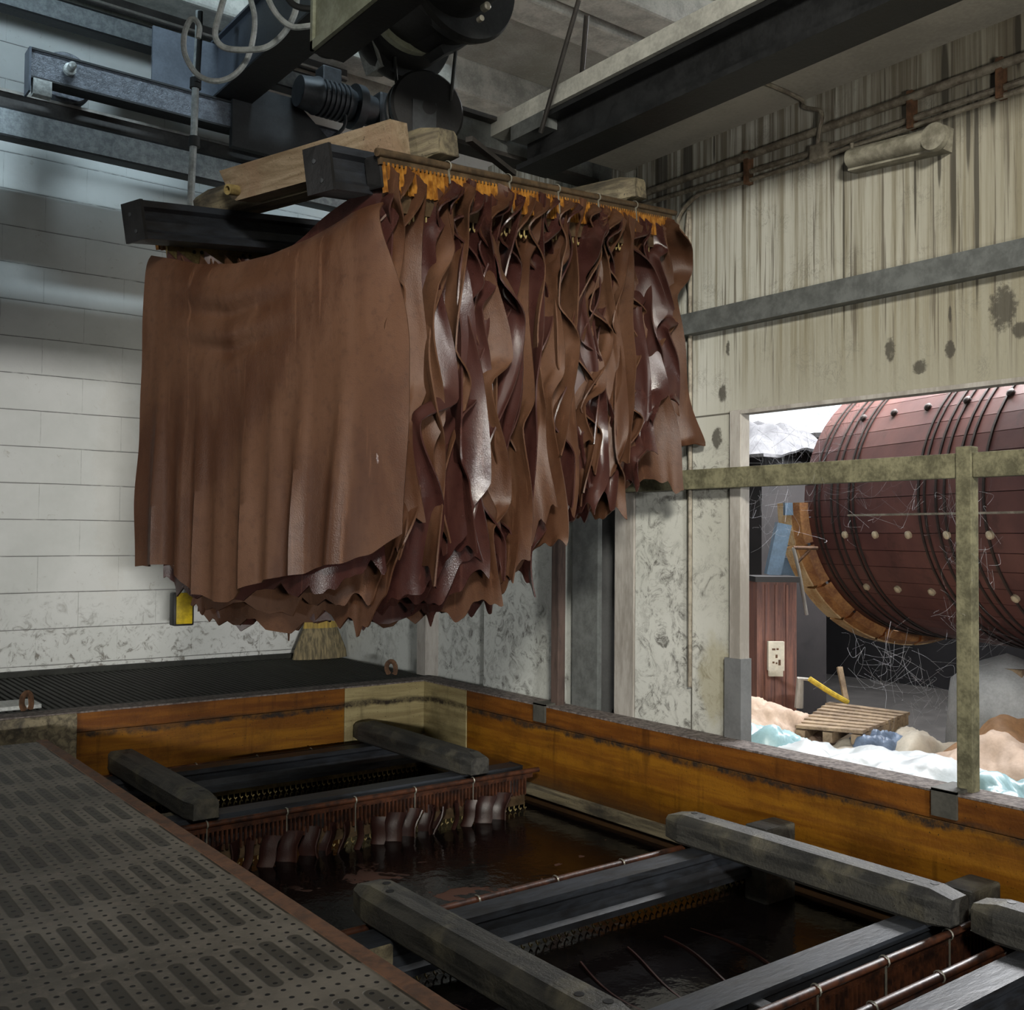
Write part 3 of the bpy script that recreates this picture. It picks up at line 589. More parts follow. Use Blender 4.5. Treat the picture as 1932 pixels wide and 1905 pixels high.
def hang(i, v, L, mats, front=None, seed=0, th=.0055):
    r = np.random.default_rng(seed+100)
    pa, pb = rk(v, S+.115, -.15), rk(v, -.115, -.15 if front else -.085)
    dv = pb-pa; ud = np.array((dv[0], dv[1], 0)); W = np.linalg.norm(ud); ud /= W; nn = np.array((-ud[1], ud[0], 0))
    if nn @ Rm[:, 0] > 0: nn = -nn                                  # toward the open front end of the rack
    nb = 72
    ai = np.concatenate([np.linspace(0, .14, 8, endpoint=False), np.linspace(.14, .76, 26 if front else 14, endpoint=False), np.linspace(.76, 1, 34)])
    bb_ = np.linspace(0, 1, nb); A, Bq = np.meshgrid(ai, bb_)
    own = fbm(bb_, 3, seed*3+1, .7); shared = fbm(bb_+v*.35, 2, 999, .8)*.5
    kf = r.uniform(1.2, 2.6); ph = r.uniform(0, 1); q = (bb_*kf+ph+.12*fbm(bb_, 2, seed*9, .9)) % 1
    saw = np.where(q < .8, sm(q, 0, .8), 1-sm(q, .8, 1.0)); am_ = r.uniform(.01, .055)          # flaps that open slowly downward and fall back
    hi = .25 if i < 2 else .5 if i < 4 else .95
    th_e = .38*own*min(1, hi*1.5)+.25*shared+saw*r.uniform(.2, hi*1.25)*(1 if r.random() < .72 else -1)-(.35 if i < 3 else 0)
    ext = am_*saw+.022*fbm(bb_+.3*v, 3, seed*5+2, .9)+.02*r.normal()+(.09*(i-41)/12*bb_ if i > 41 else 0)      # how far the edge reaches past the comb
    ext = ext*sm(bb_, 0, .15)+.03*(1-sm(bb_, 0, .15))
    if i > 1 and r.random() < .45:                                   # an ear folded over below the comb
        ear = np.exp(-((bb_-r.uniform(.05, .12))/r.uniform(.04, .07))**2); th_e = th_e+ear*r.uniform(.6, 1.6); ext = ext+.06*ear
    th_f = fbm(bb_, 3, seed*7+3, 1.2)*(.12 if front else .5)
    if front is not None: th_e = -.3+.12*own; ext = .015+.085*sm(bb_, 0, .45)-.02*sm(bb_, .6, 1)+.01*own
    X = np.zeros_like(A); D = np.zeros_like(A)
    a1 = .76; x1 = W*a1
    base = (.010+.012*Bq)*np.sin(A*2*PI*2.3+r.uniform(0, 6)+2*fbm(Bq, 2, seed+50, .5))
    for j in range(nb):
        # far edge zone and body
        E = W*.24+ext[j]*1.0
        m_ = A[j] <= a1; X[j, m_] = A[j, m_]*W
        tt = (A[j, ~m_]-a1)/(1-a1); ds = np.diff(np.concatenate([[0], tt]))*E
        wig = .12*np.sin(tt*5.+bb_[j]*7+seed)*sm(bb_[j], .05, .3)
        ang = tt**1.6*th_e[j]*(.55+.75*sm(bb_[j], .0, .25)) + wig*(0 if front is not None else 1)
        X[j, ~m_] = x1+np.cumsum(np.cos(ang)*ds); D[j, ~m_] = np.cumsum(np.sin(ang)*ds)
        fz = A[j] < .14; q = (.14-A[j, fz])/.14
        X[j, fz] = W*.14-q*W*(.06 if front is None else .125+.02*bb_[j])*(1+.15*np.cos(th_f[j])); D[j, fz] += q**1.6*.09*th_f[j]
    D = D+base*(1 if front is None else 0)
    zt = pa[2]+(pb[2]-pa[2])*np.clip(A, 0, 1)
    sag = .15*4*A*(1-A)*np.clip((1-A)/.3, 0, 1)
    top = -sag+.025*sm(A, .86, .93)*(1+.6*r.normal())-(.02+.03*r.random())*sm(A, .955, 1)**2
    hem = .035*fbm(A*2.5+i, 4, seed*11+4, 1.)+.02*fbm(A*9, 3, seed*13, 1.)-.16*sm(A, .84, 1)*r.uniform(-.2, 1.9)-.1*sm(A, .12, 0)*r.uniform(0, 1)
    for s_ in range(3): 
        a0 = r.uniform(.05, 1); hem += .07*r.uniform(.3, 1)*np.clip(1-np.abs(A-a0)/.018, 0, 1)
    LL = L+hem-sag*.9
    if front is not None:
        top = np.interp(A, [0, .1, .25, .42, .58, .74, .9, 1], [0, -.03, -.078, -.107, -.105, -.08, -.035, -.02])
        LL = np.interp(A, [0, .09, .17, .22, .30, .46, .5, .56, .7, .86, .93, 1], [1.13, 1.09, 1.07, 1.09, 1.13, 1.13, 1.10, 1.065, 1.06, 1.06, 1.045, 1.0])+.006*fbm(A*6, 3, 5, 1)
        fold = sum(am*np.exp(-((A-a0-dr*(1-Bq))/wd)**2) for a0, am, wd, dr in [(.1, .03, .02, .0), (.22, .022, .022, .01), (.31, .026, .02, -.01), (.40, .014, .02, 0), (.53, .03, .022, -.01), (.63, .024, .018, .02), (.735, .036, .018, .03), (.84, .022, .02, .04)])
        D = D+fold*sm(Bq, .25, .95)*1.15 + .018*np.sin((A-.1)*PI)*1
        sw = np.exp(-((A-.42)/.17)**2); D = D+sw*(.016*np.exp(-((Bq-.10)/.03)**2)-.018*np.exp(-((Bq-.155)/.022)**2)+.016*np.exp(-((Bq-.215)/.03)**2)-.016*np.exp(-((Bq-.26)/.025)**2))
        D = D+.03*np.exp(-((A-.97)/.1)**2)*sm(Bq, .3, 0)
    Z = zt+top-Bq*LL
    roll = .03*np.exp(-Bq/.03)*(0 if front is None else 1)
    P = pa[None, None, :]*np.array((1, 1, 0))+ud*X[..., None]+nn*(D-roll)[..., None]+np.array((0, 0, 1.))*Z[..., None]
    return P
NH = 54
ordn = ['first', 'second', 'third', 'fourth', 'fifth', 'sixth', 'seventh', 'eighth', 'ninth', 'tenth', 'eleventh', 'twelfth', 'thirteenth', 'fourteenth', 'fifteenth', 'sixteenth', 'seventeenth', 'eighteenth', 'nineteenth', 'twentieth']
u9 = ordn[:9]
for a_, b_ in (('twenty-', 'thirtieth'), ('thirty-', 'fortieth'), ('forty-', 'fiftieth'), ('fifty-', 'sixtieth')): ordn += [a_+q for q in u9]+[b_]
for i in range(NH):
    rr = np.random.default_rng(i+5); s_ = 31+i
    v = .12+i*(RL-.2)/(NH-1)+(rr.uniform(-.014, .014) if 1 < i < NH-1 else 0)
    if i == 0: P = hang(0, v, 1.1, None, front=True, seed=3); mats = ['hide_front', 'hide_flesh']; lb = 'broad smooth brown hide hanging at the front of the hoisted rack, sagging between its corners'
    else:
        L = (1.17 if i < 4 else 1.29-.005*max(0, i-20)+.15*math.exp(-((i-23)/9)**2))+.06*rr.normal()
        P = hang(i, v, L, None, seed=s_)
        flip = rr.random() < .38
        mats = ['hide_flesh', 'hide_grain'] if flip else ['hide_grain', 'hide_flesh']
        lb = 'wet brown hide with curling edge, %s behind the broad smooth front hide' % ordn[i-1] if i < NH-1 else 'wet brown hide with curling edge, last at the far end of the comb'
    o = sheet('leather_hide', P, .006, mats); tag(o, lb, 'hide', 'hides hanging from the hoisted rack')

# ------------------------------------------------------------------ vat
XI, YF = 3.47, 5.44
t = thing('dye_vat', 'wooden dye vat of orange brown planks filled with black liquor', 'vat', (2.3, 3.3, 0))
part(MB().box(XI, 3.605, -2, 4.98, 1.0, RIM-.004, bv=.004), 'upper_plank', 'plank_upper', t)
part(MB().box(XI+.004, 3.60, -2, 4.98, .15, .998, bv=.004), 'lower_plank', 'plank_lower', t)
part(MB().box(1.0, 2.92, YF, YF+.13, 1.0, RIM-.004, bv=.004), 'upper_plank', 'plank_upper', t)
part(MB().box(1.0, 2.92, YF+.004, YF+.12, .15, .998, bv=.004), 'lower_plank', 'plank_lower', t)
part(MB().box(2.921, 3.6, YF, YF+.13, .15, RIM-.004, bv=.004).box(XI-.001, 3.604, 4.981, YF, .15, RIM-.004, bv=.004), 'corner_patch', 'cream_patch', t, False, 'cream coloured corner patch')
part(MB().box(.9, 1.42, YF-.01, YF+.14, .15, RIM-.002, bv=.004), 'corner_board', 'old_timber', t)
part(MB().box(XI-.002, 3.61, -2, YF+.13, RIM-.004, RIM+.004).box(1.0, XI-.002, YF-.002, YF+.135, RIM-.004, RIM+.004), 'rim_top', 'dusty_rim', t)
part(MB().box(XI-.022, XI, -2, YF, .62, .68, bv=.004), 'inner_ledge', 'old_timber', t)
part(MB().box(.55, XI+.1, -2, YF+.1, .1, .15), 'bottom', 'plank_lower', t); part(MB().box(.55, .6, -2, YF, .15, 1.0), 'side_board', 'plank_lower', t)
tag(MB().box(.602, XI-.003, -1.99, YF-.002, .56, .58).build('dye_liquor', 'liquor'), 'black dye liquor with brownish foam patches inside the vat', 'liquid', None, 'stuff')
# walkways
t = thing('walkway', 'perforated metal walkway with rusty edge along the near side of the vat', 'walkway', (0, 2, RIM))
part(MB().box(-2.5, 1.092, -3, 4.78, RIM-.012, RIM), 'plate', 'plate', t)
part(MB().box(1.088, 1.13, -3, 4.80, RIM-.05, RIM+.003), 'edge_strip', 'rust_edge', t, False, 'rusty steel edge strip')
part(MB().box(1.02, 1.06, -3, 4.7, RIM-.2, RIM-.012).box(-2.4, -2.3, -3, 4.7, 0, RIM-.012), 'support', 'dark_iron', t)
t = thing('grating_walkway', 'dark slotted grating walkway between the block wall and the vat', 'walkway', (1, 6.3, RIM))
m = MB()
for k in range(166):
    x = -2.4+k*.0362; m.box(x, x+.021, YF+.14, YF+1.56, RIM-.03, RIM)
part(m, 'grating', 'grating', t); part(MB().box(-2.5, XR, YF+.14, YF+.18, RIM-.06, RIM+.002).box(-2.5, XR, 6.97, 7.02, RIM-.06, RIM+.03), 'frame', 'grating', t)
part(MB().box(-2.5, XR, YF+.18, 6.97, RIM-.10, RIM-.09), 'drip_tray', 'cave_dark', t)
pq = at(20, 1335, z=RIM); tag(MB().box(pq[0]-.5, at(60, 1325, z=RIM)[0], pq[1]-.1, pq[1]+.12, RIM, RIM+.022, bv=.004).build('steel_plate', 'pale_zinc'), 'small pale steel plate lying at the walkway corner by the left edge', 'plate')
def hook(p, lb, s=1., a=0):
    q = np.array(p); ca, sa = math.cos(a), math.sin(a)
    pts = [q+s*np.array((ca*x, sa*x, z)) for x, z in [(-.02, .0), (-.05, .05), (-.045, .11), (0, .14), (.04, .11), (.05, .04), (.035, -.0)]]
    m = MB(); sp = spline(pts, 6)
    for i in range(len(sp)-1): m.bar(sp[i], sp[i+1]+(sp[i+1]-sp[i])*.15, .05*s, .012*s, up=(-sa, ca, 0))
    tag(m.build('rusty_strap_hook', 'rust'), lb, 'hook', 'rusty strap hooks on the vat rim')
hook(at(50, 1340, z=RIM), 'rusty curled strap hook standing at the walkway corner on the left', .62, .6)
hook(at(738, 1272, z=RIM), 'rusty strap hook standing on the grating by the far corner of the vat', .6, -.9)
# timber chocks the racks rest on
for (px, py, z0, lb) in [(678, 1780, .72, 'pale rough timber chock under the near sunken rack beside the walkway'), (320, 1538, .72, 'small timber chock under the far sunken rack beside the walkway'), (1455, 1552, .80, 'dark timber chock between the near sunken rack and the vat side'), (1835, 1665, .80, 'grimy timber chock by the vat side between the two nearest racks')]:
    p = at(px, py, z=z0+.07); tag(MB().box(p[0]-.09, p[0]+.09, p[1]-.05, p[1]+.06, .5, z0+.07, bv=.012).build('timber_chock', 'old_timber' if z0 < .75 else 'wet_timber'), lb, 'chock', 'timber chocks in the vat')
# hides hanging from the sunken far rack, tops above the liquor
def wet_hide(k, x, yb, lb, grp, wd=.16):
    r = np.random.default_rng(900+k); n = 9
    aa = np.linspace(0, 1, n); z = np.linspace(.70, .50, 9); A, Z = np.meshgrid(aa, z)
    X = x+.03*np.sin(A*4+k)+(.70-Z)*r.uniform(-.55, -.1)+.01*np.sin(Z*40+k); Y = yb-.03-(A-.2)*.09-(.70-Z)*.25*r.uniform(.3, 1)
    o = sheet('soaking_hide', np.stack([X, Y, Z], 2), .006, ['hide_dark', 'hide_dark']); tag(o, lb, 'hide', grp)
for k in range(18): wet_hide(k, 1.66+k*.088, 4.27, 'dark wet hide dipping into the liquor, %s from the left under the far rack comb' % ordn[k], 'hides soaking under the far sunken rack')
# long hides under the liquor edge in the near rack
for k in range(7):
    x = 1.72+k*.17; r = np.random.default_rng(70+k); yy = np.linspace(1.98, 2.62, 20); zz = np.array([.584, .570])
    Y, Z = np.meshgrid(yy, zz); X = x+.05*np.sin(Y*6+k)+.12*(Y-2.0)
    o = sheet('soaking_hide', np.stack([X, Y, Z+.004*np.sin(Y*9+k)], 2), .006, ['hide_dark', 'hide_dark'])
    tag(o, 'dark hide edge just breaking the liquor, %s from the left inside the near rack' % ordn[k], 'hide', 'hides soaking inside the near sunken rack')

# ------------------------------------------------------------------ right wall fittings
t = thing('safety_rail', 'mossy painted guard rail with posts in front of the opening', 'railing', (3.55, 2, RIM))
part(MB().box(3.535, 3.575, 1.995, 4.25, 2.222, 2.312, bv=.004), 'top_rail', 'mossy_paint', t)
part(MB().box(3.535, 3.575, -.5, 1.93, 2.222, 2.312, bv=.004), 'top_rail', 'mossy_paint', t)
for y0, col_ in ((1.962, 'mossy_paint'), (4.25, 'dark_rust')):
    pm = part(MB().box(3.53, 3.58, y0-.03, y0+.03, RIM-.1, 2.335, bv=.004), 'post', col_, t)
    subpart(MB().box(3.455, 3.468, y0-.01, y0+.085, RIM-.085, RIM+.012).box(3.455, 3.6, y0-.01, y0+.085, RIM+.004, RIM+.014), 'rim_bracket', 'bracket_steel', t, pm)
t = thing('wall_channel', 'long grey steel channel fixed across the stained wall above the opening', 'channel', (XR, 2, 2.95))
part(MB().box(XR-.06, XR-.048, -.5, 3.6, 2.957, 3.043), 'web', 'wall_steel', t); part(MB().box(XR-.06, XR, -.5, 3.6, 2.951, 2.957).box(XR-.06, XR, -.5, 3.6, 3.043, 3.049), 'flange', 'wall_steel', t)
t = thing('steel_column', 'grey steel column standing against the right wall left of the opening', 'column', (XR, 4, 0))
part(MB().box(XR-.01, XR+.02, 4.0, 4.20, 0, 2.3), 'flange', 'wall_steel', t); part(MB().box(XR+.1, XR+.12, 3.73, 4.25, 0, 2.3), 'web', 'guard_grey', t); part(MB().box(XR-.01, XR+.02, 3.735, 3.87, 0, 2.3), 'flange', 'grey_post', t)
tag(MB().tube([(XR-.03, 3.75, 3.706), (XR-.03, -.5, 3.69)], .017, 10).build('wall_pipe', 'pipe_paint', smooth=40), 'upper brown pipe running along the stained wall under the slab', 'pipe', 'pipes on the stained wall')
t = thing('wall_pipe', 'lower pair of conduits along the stained wall, ending in a bend down', 'pipe', (XR, 3, 3.6), 'pipes on the stained wall')
part(MB().tube([(XR-.02, 3.75, 3.66), (XR-.02, 2.6, 3.62), (XR-.02, -.5, 3.61)], .012, 8), 'conduit', 'pipe_paint', t, 40)
part(MB().tube(spline([(XR-.02, -.5, 3.585), (XR-.02, 2.6, 3.59), (XR-.02, 3.28, 3.612)], 8)+spline([(XR-.02, 3.30, 3.61), (XR-.03, 3.37, 3.57), (XR-.04, 3.41, 3.50), (XR-.03, 3.37, 3.42), (XR-.02, 3.352, 3.39), (XR-.012, 3.352, 1.3)], 8), .0105, 8), 'conduit', 'pipe_paint', t, 40)
part(MB().box(XR-.045, XR, 2.575, 2.66, 3.575, 3.645, bv=.01), 'junction_box', 'pipe_paint', t)
for yy in (3.0, 2.2, 1.85): part(MB().box(XR-.04, XR, yy-.012, yy+.012, 3.58, 3.725), 'pipe_clip', 'rust', t)
cab_pts = [at(1385, 138, z=3.868), at(1440, 155, z=3.862), at(1510, 186, z=3.86), np.array((XR-.02, 2.70, 3.83)), np.array((XR-.06, 2.585, 3.76)), np.array((XR-.05, 2.60, 3.70)), np.array((XR-.03, 2.625, 3.645))]
tag(MB().tube(spline(cab_pts, 8), .009, 8).build('wall_cable', 'pipe_paint', smooth=40), 'brown cable crossing the slab underside and dropping to the junction box', 'cable')
t = thing('wall_lamp', 'unlit dusty tube light fixture on the stained wall', 'lamp', (XR, 2.25, 3.46))
tl = MB(); yz = [(2.455, 3.535), (2.045, 3.50)]
part(MB().obox((XR-.03, 2.25, 3.508), (.03, 0, 0), (0, .205, .016), (0, -.004, .044)), 'housing', 'lamp_plastic', t)
part(MB().tube([(XR-.062, 2.45, 3.526), (XR-.062, 2.06, 3.494)], .036, 14), 'cover', 'lamp_plastic', t, 40)
part(MB().lathe([(0, .05), (.03, .05), (.035, .02), (.035, 0)], (XR-.066, 2.07, 3.494), (-1, 0, 0), 20), 'end_cap', 'lamp_plastic', t, 40)
part(MB().tube([(XR-.03, 2.46, 3.60), (XR-.03, 2.465, 3.53)], .008), 'feed_conduit', 'pipe_paint', t, 40)

# broom in the far corner
t = thing('broom', 'straw broom leaning in the far corner on the grating', 'broom', at(608, 1248, y=6.85))
q = at(605, 1248, y=6.85); qx, qz = q[0], RIM+.0
m = MB(); m2 = MB(); n = 36
def ring(z, rx, ry): return [(qx+rx*math.cos(2*PI*k/n)*(1+.05*math.sin(k*7)), 6.86+ry*math.sin(2*PI*k/n)*(1+.05*math.cos(k*5)), z) for k in range(n)]
lv = [(.0, .215, .09), (.06, .205, .085), (.15, .165, .07), (.22, .135, .055)]; lu = [(.22, .137, .056), (.3, .12, .05), (.38, .10, .045), (.43, .06, .035), (.45, .02, .02)]
def stack(mb, l):
    vs = sum([ring(qz+a, b_, c_) for a, b_, c_ in l], []); mb.add(vs, [(i*n+k, i*n+(k+1) % n, (i+1)*n+(k+1) % n, (i+1)*n+k) for i in range(len(l)-1) for k in range(n)]+[tuple(range(n))[::-1], tuple((len(l)-1)*n+k for k in range(n))])
stack(m, lv); stack(m2, lu)
part(m, 'bristles', 'straw_base', t, 50); hd_ = part(m2, 'stitched_head', 'straw', t, 50)
part(MB().tube([(qx, 6.86, qz+.42), (qx-.05, 6.99, qz+1.5)], .014), 'handle', 'pale_zinc', t, 40)

# ------------------------------------------------------------------ outside the opening
struct(MB().box(13, 13.2, -2, 13.2, 0, 3.25).box(4.2, 13, 13, 13.2, 0, 3.25).build('wall_outer', 'cave_dark'))  # near-black colour holds the shade behind the drums
struct(MB().box(13, 13.2, -2, 13.2, 3.25, 7).box(4.2, 13, 13, 13.2, 3.25, 7).build('sky_panel', 'sky_glow'))  # glowing panel added as the white sky above the yard wall
def drum(name, label, C_, ax, R, Lb, woodm, ringed=True, group=None):
    t = thing(name, label, 'drum', (C_[0], C_[1], 0), group); ax = np.array(ax)/np.linalg.norm(ax)
    u = np.cross(ax, (0, 0, 1.)); u /= np.linalg.norm(u); w_ = np.array((0, 0, 1.))
    ns = 52; m = MB(); pr = []
    for k in range(ns):
        a0, a1 = 2*PI*k/ns+.0022, 2*PI*(k+1)/ns-.0022
        vs = []
        for h in (0, Lb):
            for a, rr in ((a0, R), (a1, R), (a1, R-.06), (a0, R-.06)): vs.append(np.array(C_)+ax*h+rr*(math.cos(a)*u+math.sin(a)*w_))
        m.add(vs, [(0, 1, 5, 4), (1, 2, 6, 5), (2, 3, 7, 6), (3, 0, 4, 7), (3, 2, 1, 0), (4, 5, 6, 7)])
    part(m, 'shell', woodm, t)
    part(MB().lathe([(.05, 0), (.05, R-.05), (.1, R-.05)], C_, ax, 52), 'end_head', woodm, t); part(MB().lathe([(Lb-.1, R-.05), (Lb-.05, R-.05), (Lb-.05, 0)], C_, ax, 52), 'end_head', woodm, t)
    for h in ((.14, .2, .36, .44, .58, .63, 1.35, 1.41, 1.52, 1.60, 1.72, 1.8, 1.95) if ringed else (.2, .8)):
        hp = part(MB().lathe([(h, R-.01), (h, R+.009), (h+.018, R+.009), (h+.018, R-.01)], C_, ax, 64), 'hoop', 'iron_hoop', t, 40)
    if ringed:
        n = 20; RS = 1 if np.cross(u, ax)[2] > 0 else -1
        for k in range(n):
            a0 = 2*PI*k/n+.01; a1 = 2*PI*(k+1)/n-.01
            if math.sin((a0+a1)/2)*RS > .1: continue
            part(MB().lathe([(-.22, R+.0), (-.22, R+.11), (-.04, R+.11), (-.04, R+.0), (-.22, R+.0)], C_, ax, 6, 0, a0, a1), 'ring_segment', 'ring_timber', t, 30)
            part(MB().lathe([(-.038, R+.0), (-.038, R+.10), (.04, R+.07), (.06, R+.005)], C_, ax, 6, 0, a0, a1), 'ring_cheek', 'ring_face', t, 30)
        for a_ in (-.25, -.66, .62):
            for h in (.5, .86, 1.22, 1.6, 1.98): part(MB().lathe([(0, .028), (.02, .028), (.03, .015), (.03, 0)], np.array(C_)+ax*h+(R-.002)*(math.cos(a_)*u+math.sin(a_)*w_), math.cos(a_)*u+math.sin(a_)*w_, 10), 'bolt', 'bolt_head' if a_ < 0 else 'iron_hoop', t, 40)
    return t
ax1 = np.array((-.34, -.94, 0)); C1 = at(1728, 950, d=8.6)
drum('tanning_drum', 'big red brown wooden tanning drum with a pale timber ring outside the opening', C1, ax1, 1.07, 2.6, 'drum_wood')
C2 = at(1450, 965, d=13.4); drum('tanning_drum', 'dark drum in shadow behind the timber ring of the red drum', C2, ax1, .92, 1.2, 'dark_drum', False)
# dusty web covered hump and post
def blob_sheet(name, mat, cx_, cy_, z0, rx, ry, h, lb, cat, seed, group=None, rough=.25, th=.02, rot=0, flat=1.5):
    n = 54; a = np.linspace(-1, 1, n); A, Bv = np.meshgrid(a, a); rr = np.sqrt(A*A+Bv*Bv)
    r = np.random.default_rng(seed); Z = np.clip(1-rr**flat/1.15, -.05, 1)
    N_ = sum(np.sin(A*r.uniform(2, 9)+Bv*r.uniform(-9, 9)+r.uniform(0, 6))*r.uniform(.2, .6) for _ in range(9))/2.2
    N2 = 1-np.abs(sum(np.sin(A*r.uniform(3, 12)+Bv*r.uniform(-12, 12)+r.uniform(0, 6))*r.uniform(.3, .6) for _ in range(6))/1.4)
    N3 = 1-np.abs(sum(np.sin(A*r.uniform(8, 26)+Bv*r.uniform(-26, 26)+r.uniform(0, 6))*r.uniform(.3, .6) for _ in range(5))/1.2)
    Z = z0+h*(Z*(.8+rough*N_)+(.3*rough*N2+.16*rough*N3)*np.clip(Z*3, 0, 1)); e = 1+.12*N_
    X = rx*A*e; Y = ry*Bv*e; c_, s_ = math.cos(rot), math.sin(rot)
    return tag(sheet(name, np.stack([cx_+c_*X-s_*Y, cy_+s_*X+c_*Y, np.maximum(Z, .004+z0*.0)], 2), th, [mat, mat]), lb, cat, group)
p = at(1490, 850, d=10.2); t = thing('covered_machine', 'machine behind the drums under a thick grey layer of dust and web', 'machine', (p[0], p[1], 0))
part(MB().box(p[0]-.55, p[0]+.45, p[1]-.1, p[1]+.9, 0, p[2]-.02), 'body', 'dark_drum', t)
n = 24; a = np.linspace(-1, 1, n); A, Bv = np.meshgrid(a, a); Z = p[2]+.42*np.clip(1-(np.abs(A)**2.5+np.abs(Bv)**2.5)/1.3, 0, 1)*(.85+.1*np.sin(A*9+Bv*4)+.06*np.sin(A*17-Bv*11))
o = sheet('dust_cover', np.stack([p[0]-.05+A*.72, p[1]+.4+Bv*.7, Z-.1], 2), .03, ['dust_web', 'dust_web']); o.parent = t; o.location = Vector(o.location)-Vector(t.location)
# pillar with socket box
pL, pR = at(1428, 1320, d=7.6), at(1503, 1318, d=7.6); zt_ = at(1440, 1098, d=7.6)[2]
t = thing('timber_post', 'red brown boarded post left of the big drum', 'post', ((pL[0]+pR[0])/2, (pL[1]+pR[1])/2, 0))
dd_ = (pR-pL); dd_[2] = 0; wd = np.linalg.norm(dd_); dn = dd_/wd; nv = np.array((dn[1], -dn[0], 0))
if nv @ FW > 0: nv = -nv
ctr = (pL+pR)/2; ctr[2] = zt_/2
part(MB().obox(ctr-nv*.15, dn*wd/2, nv*.15, (0, 0, zt_/2)), 'body', 'post_wood', t)
m = MB()
for k in (-.55, -.05, .5): m.obox(ctr+dn*wd*k*.5+nv*.008, dn*.008, nv*.008, (0, 0, zt_/2-.02))
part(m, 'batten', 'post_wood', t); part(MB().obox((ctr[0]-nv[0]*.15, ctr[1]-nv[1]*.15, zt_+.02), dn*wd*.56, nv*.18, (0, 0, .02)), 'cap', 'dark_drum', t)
s0 = at(1461, 1236, d=7.55); t2 = thing('socket_box', 'ivory socket box on the red brown post', 'socket', s0)
part(MB().obox(s0+nv*.04, dn*.058, nv*.02, (0, 0, .105)), 'box', 'socket_ivory', t2)
for (a_, z_, w2, h2) in [(-.02, .05, .012, .007), (.008, .052, .008, .007), (.0, .0, .007, .012), (-.022, -.045, .007, .007), (.0, -.05, .006, .006), (.022, -.045, .008, .02)]: part(MB().obox(s0+nv*.062+dn*a_+np.array((0, 0, z_)), dn*w2, nv*.002, (0, 0, h2)), 'marking', 'rust', t2)
part(MB().obox(s0+nv*.035+np.array((.0, 0, -.125)), dn*.05, nv*.018, (0, 0, .022)), 'lower_box', 'socket_ivory', t2)
# blue belt guard and motor by the ring
pg = at(1476, 1030, d=8.0)
t = thing('belt_drive', 'blue grey belt guard and motor between the post and the timber ring', 'machine', (pg[0], pg[1], zt_))
e0, e1 = at(1478, 988, d=8.0), at(1457, 1085, d=8.0)
m = MB().bar(e0, e1, .11, .09, up=FW); part(m, 'belt_guard', 'machine_blue', t)
part(MB().lathe([(0, 0), (0, .07), (.06, .085), (.3, .085), (.3, 0)], at(1482, 992, d=8.9), RT, 28), 'motor', 'blue_bag', t, 40)
part(MB().obox(at(1495, 1030, d=9.0), RT*.13, FW*.1, (0, 0, .03)).obox(at(1490, 1070, d=9.0), RT*.16, FW*.1, (0, 0, .08)), 'motor_base', 'machine_blue', t)
part(MB().obox(at(1490, 960, d=8.3), RT*.045, FW*.03, (0, 0, .05)), 'terminal_box', 'machine_blue', t)
t = thing('pipe_stand', 'thin rusty pipe bracket beside the timber ring', 'bracket', at(1520, 1140, d=7.9))
part(MB().tube([at(1497, 1033, d=7.9), at(1543, 1034, d=7.9)], .014), 'arm', 'rust', t, 40); part(MB().tube([at(1497, 1033, d=7.9), at(1507, 1075, d=7.9), at(1522, 1160, d=7.9)], .014), 'leg', 'grey_post', t, 40)
part(MB().tube([at(1504, 1062, d=7.9), at(1528, 1037, d=7.9)], .011), 'brace', 'rust', t, 40)
# pallet
pz = [at(1490, 1352, d=6.6), at(1720, 1340, d=6.6)]
c4 = [at(1500, 1372, d=6.35), at(1565, 1325, d=6.95), at(1718, 1345, d=6.6), at(1625, 1382, d=6.1)]
t = thing('pallet', 'slatted wooden pallet tilted on the heap behind the plastic sheets', 'pallet', c4[0])
for k in range(8):
    f = (k+.5)/8; a = c4[0]+(c4[1]-c4[0])*f; b2 = c4[3]+(c4[2]-c4[3])*f; part(MB().bar(a, b2, .075, .02), 'slat', 'pallet_wood', t)
for f in (.08, .5, .92):
    a = c4[0]+(c4[3]-c4[0])*f-np.array((0, 0, .045)); b2 = c4[1]+(c4[2]-c4[1])*f-np.array((0, 0, .045)); part(MB().bar(a, b2, .06, .06), 'bearer', 'pallet_wood', t)
tag(MB().bar(at(1597, 1325, d=6.9), at(1584, 1258, d=7.0), .035, .02).build('timber_stick', 'pallet_wood'), 'short pale stick standing behind the pallet', 'stick')
cab('rope', [(1527, 1280), (1545, 1292), (1570, 1308), (1600, 1325)], 6.9, .018, 'rope_yellow', 'yellow rope end hanging from the crooked stake behind the pallet', 'rope')
tag(MB().tube([at(1507, 1335, d=7.0), at(1510, 1280, d=7.0), at(1530, 1282, d=6.95)], [.03, .025, .012]).build('stake', 'grey_post', smooth=40), 'crooked grey stake left of the yellow rope', 'stake')
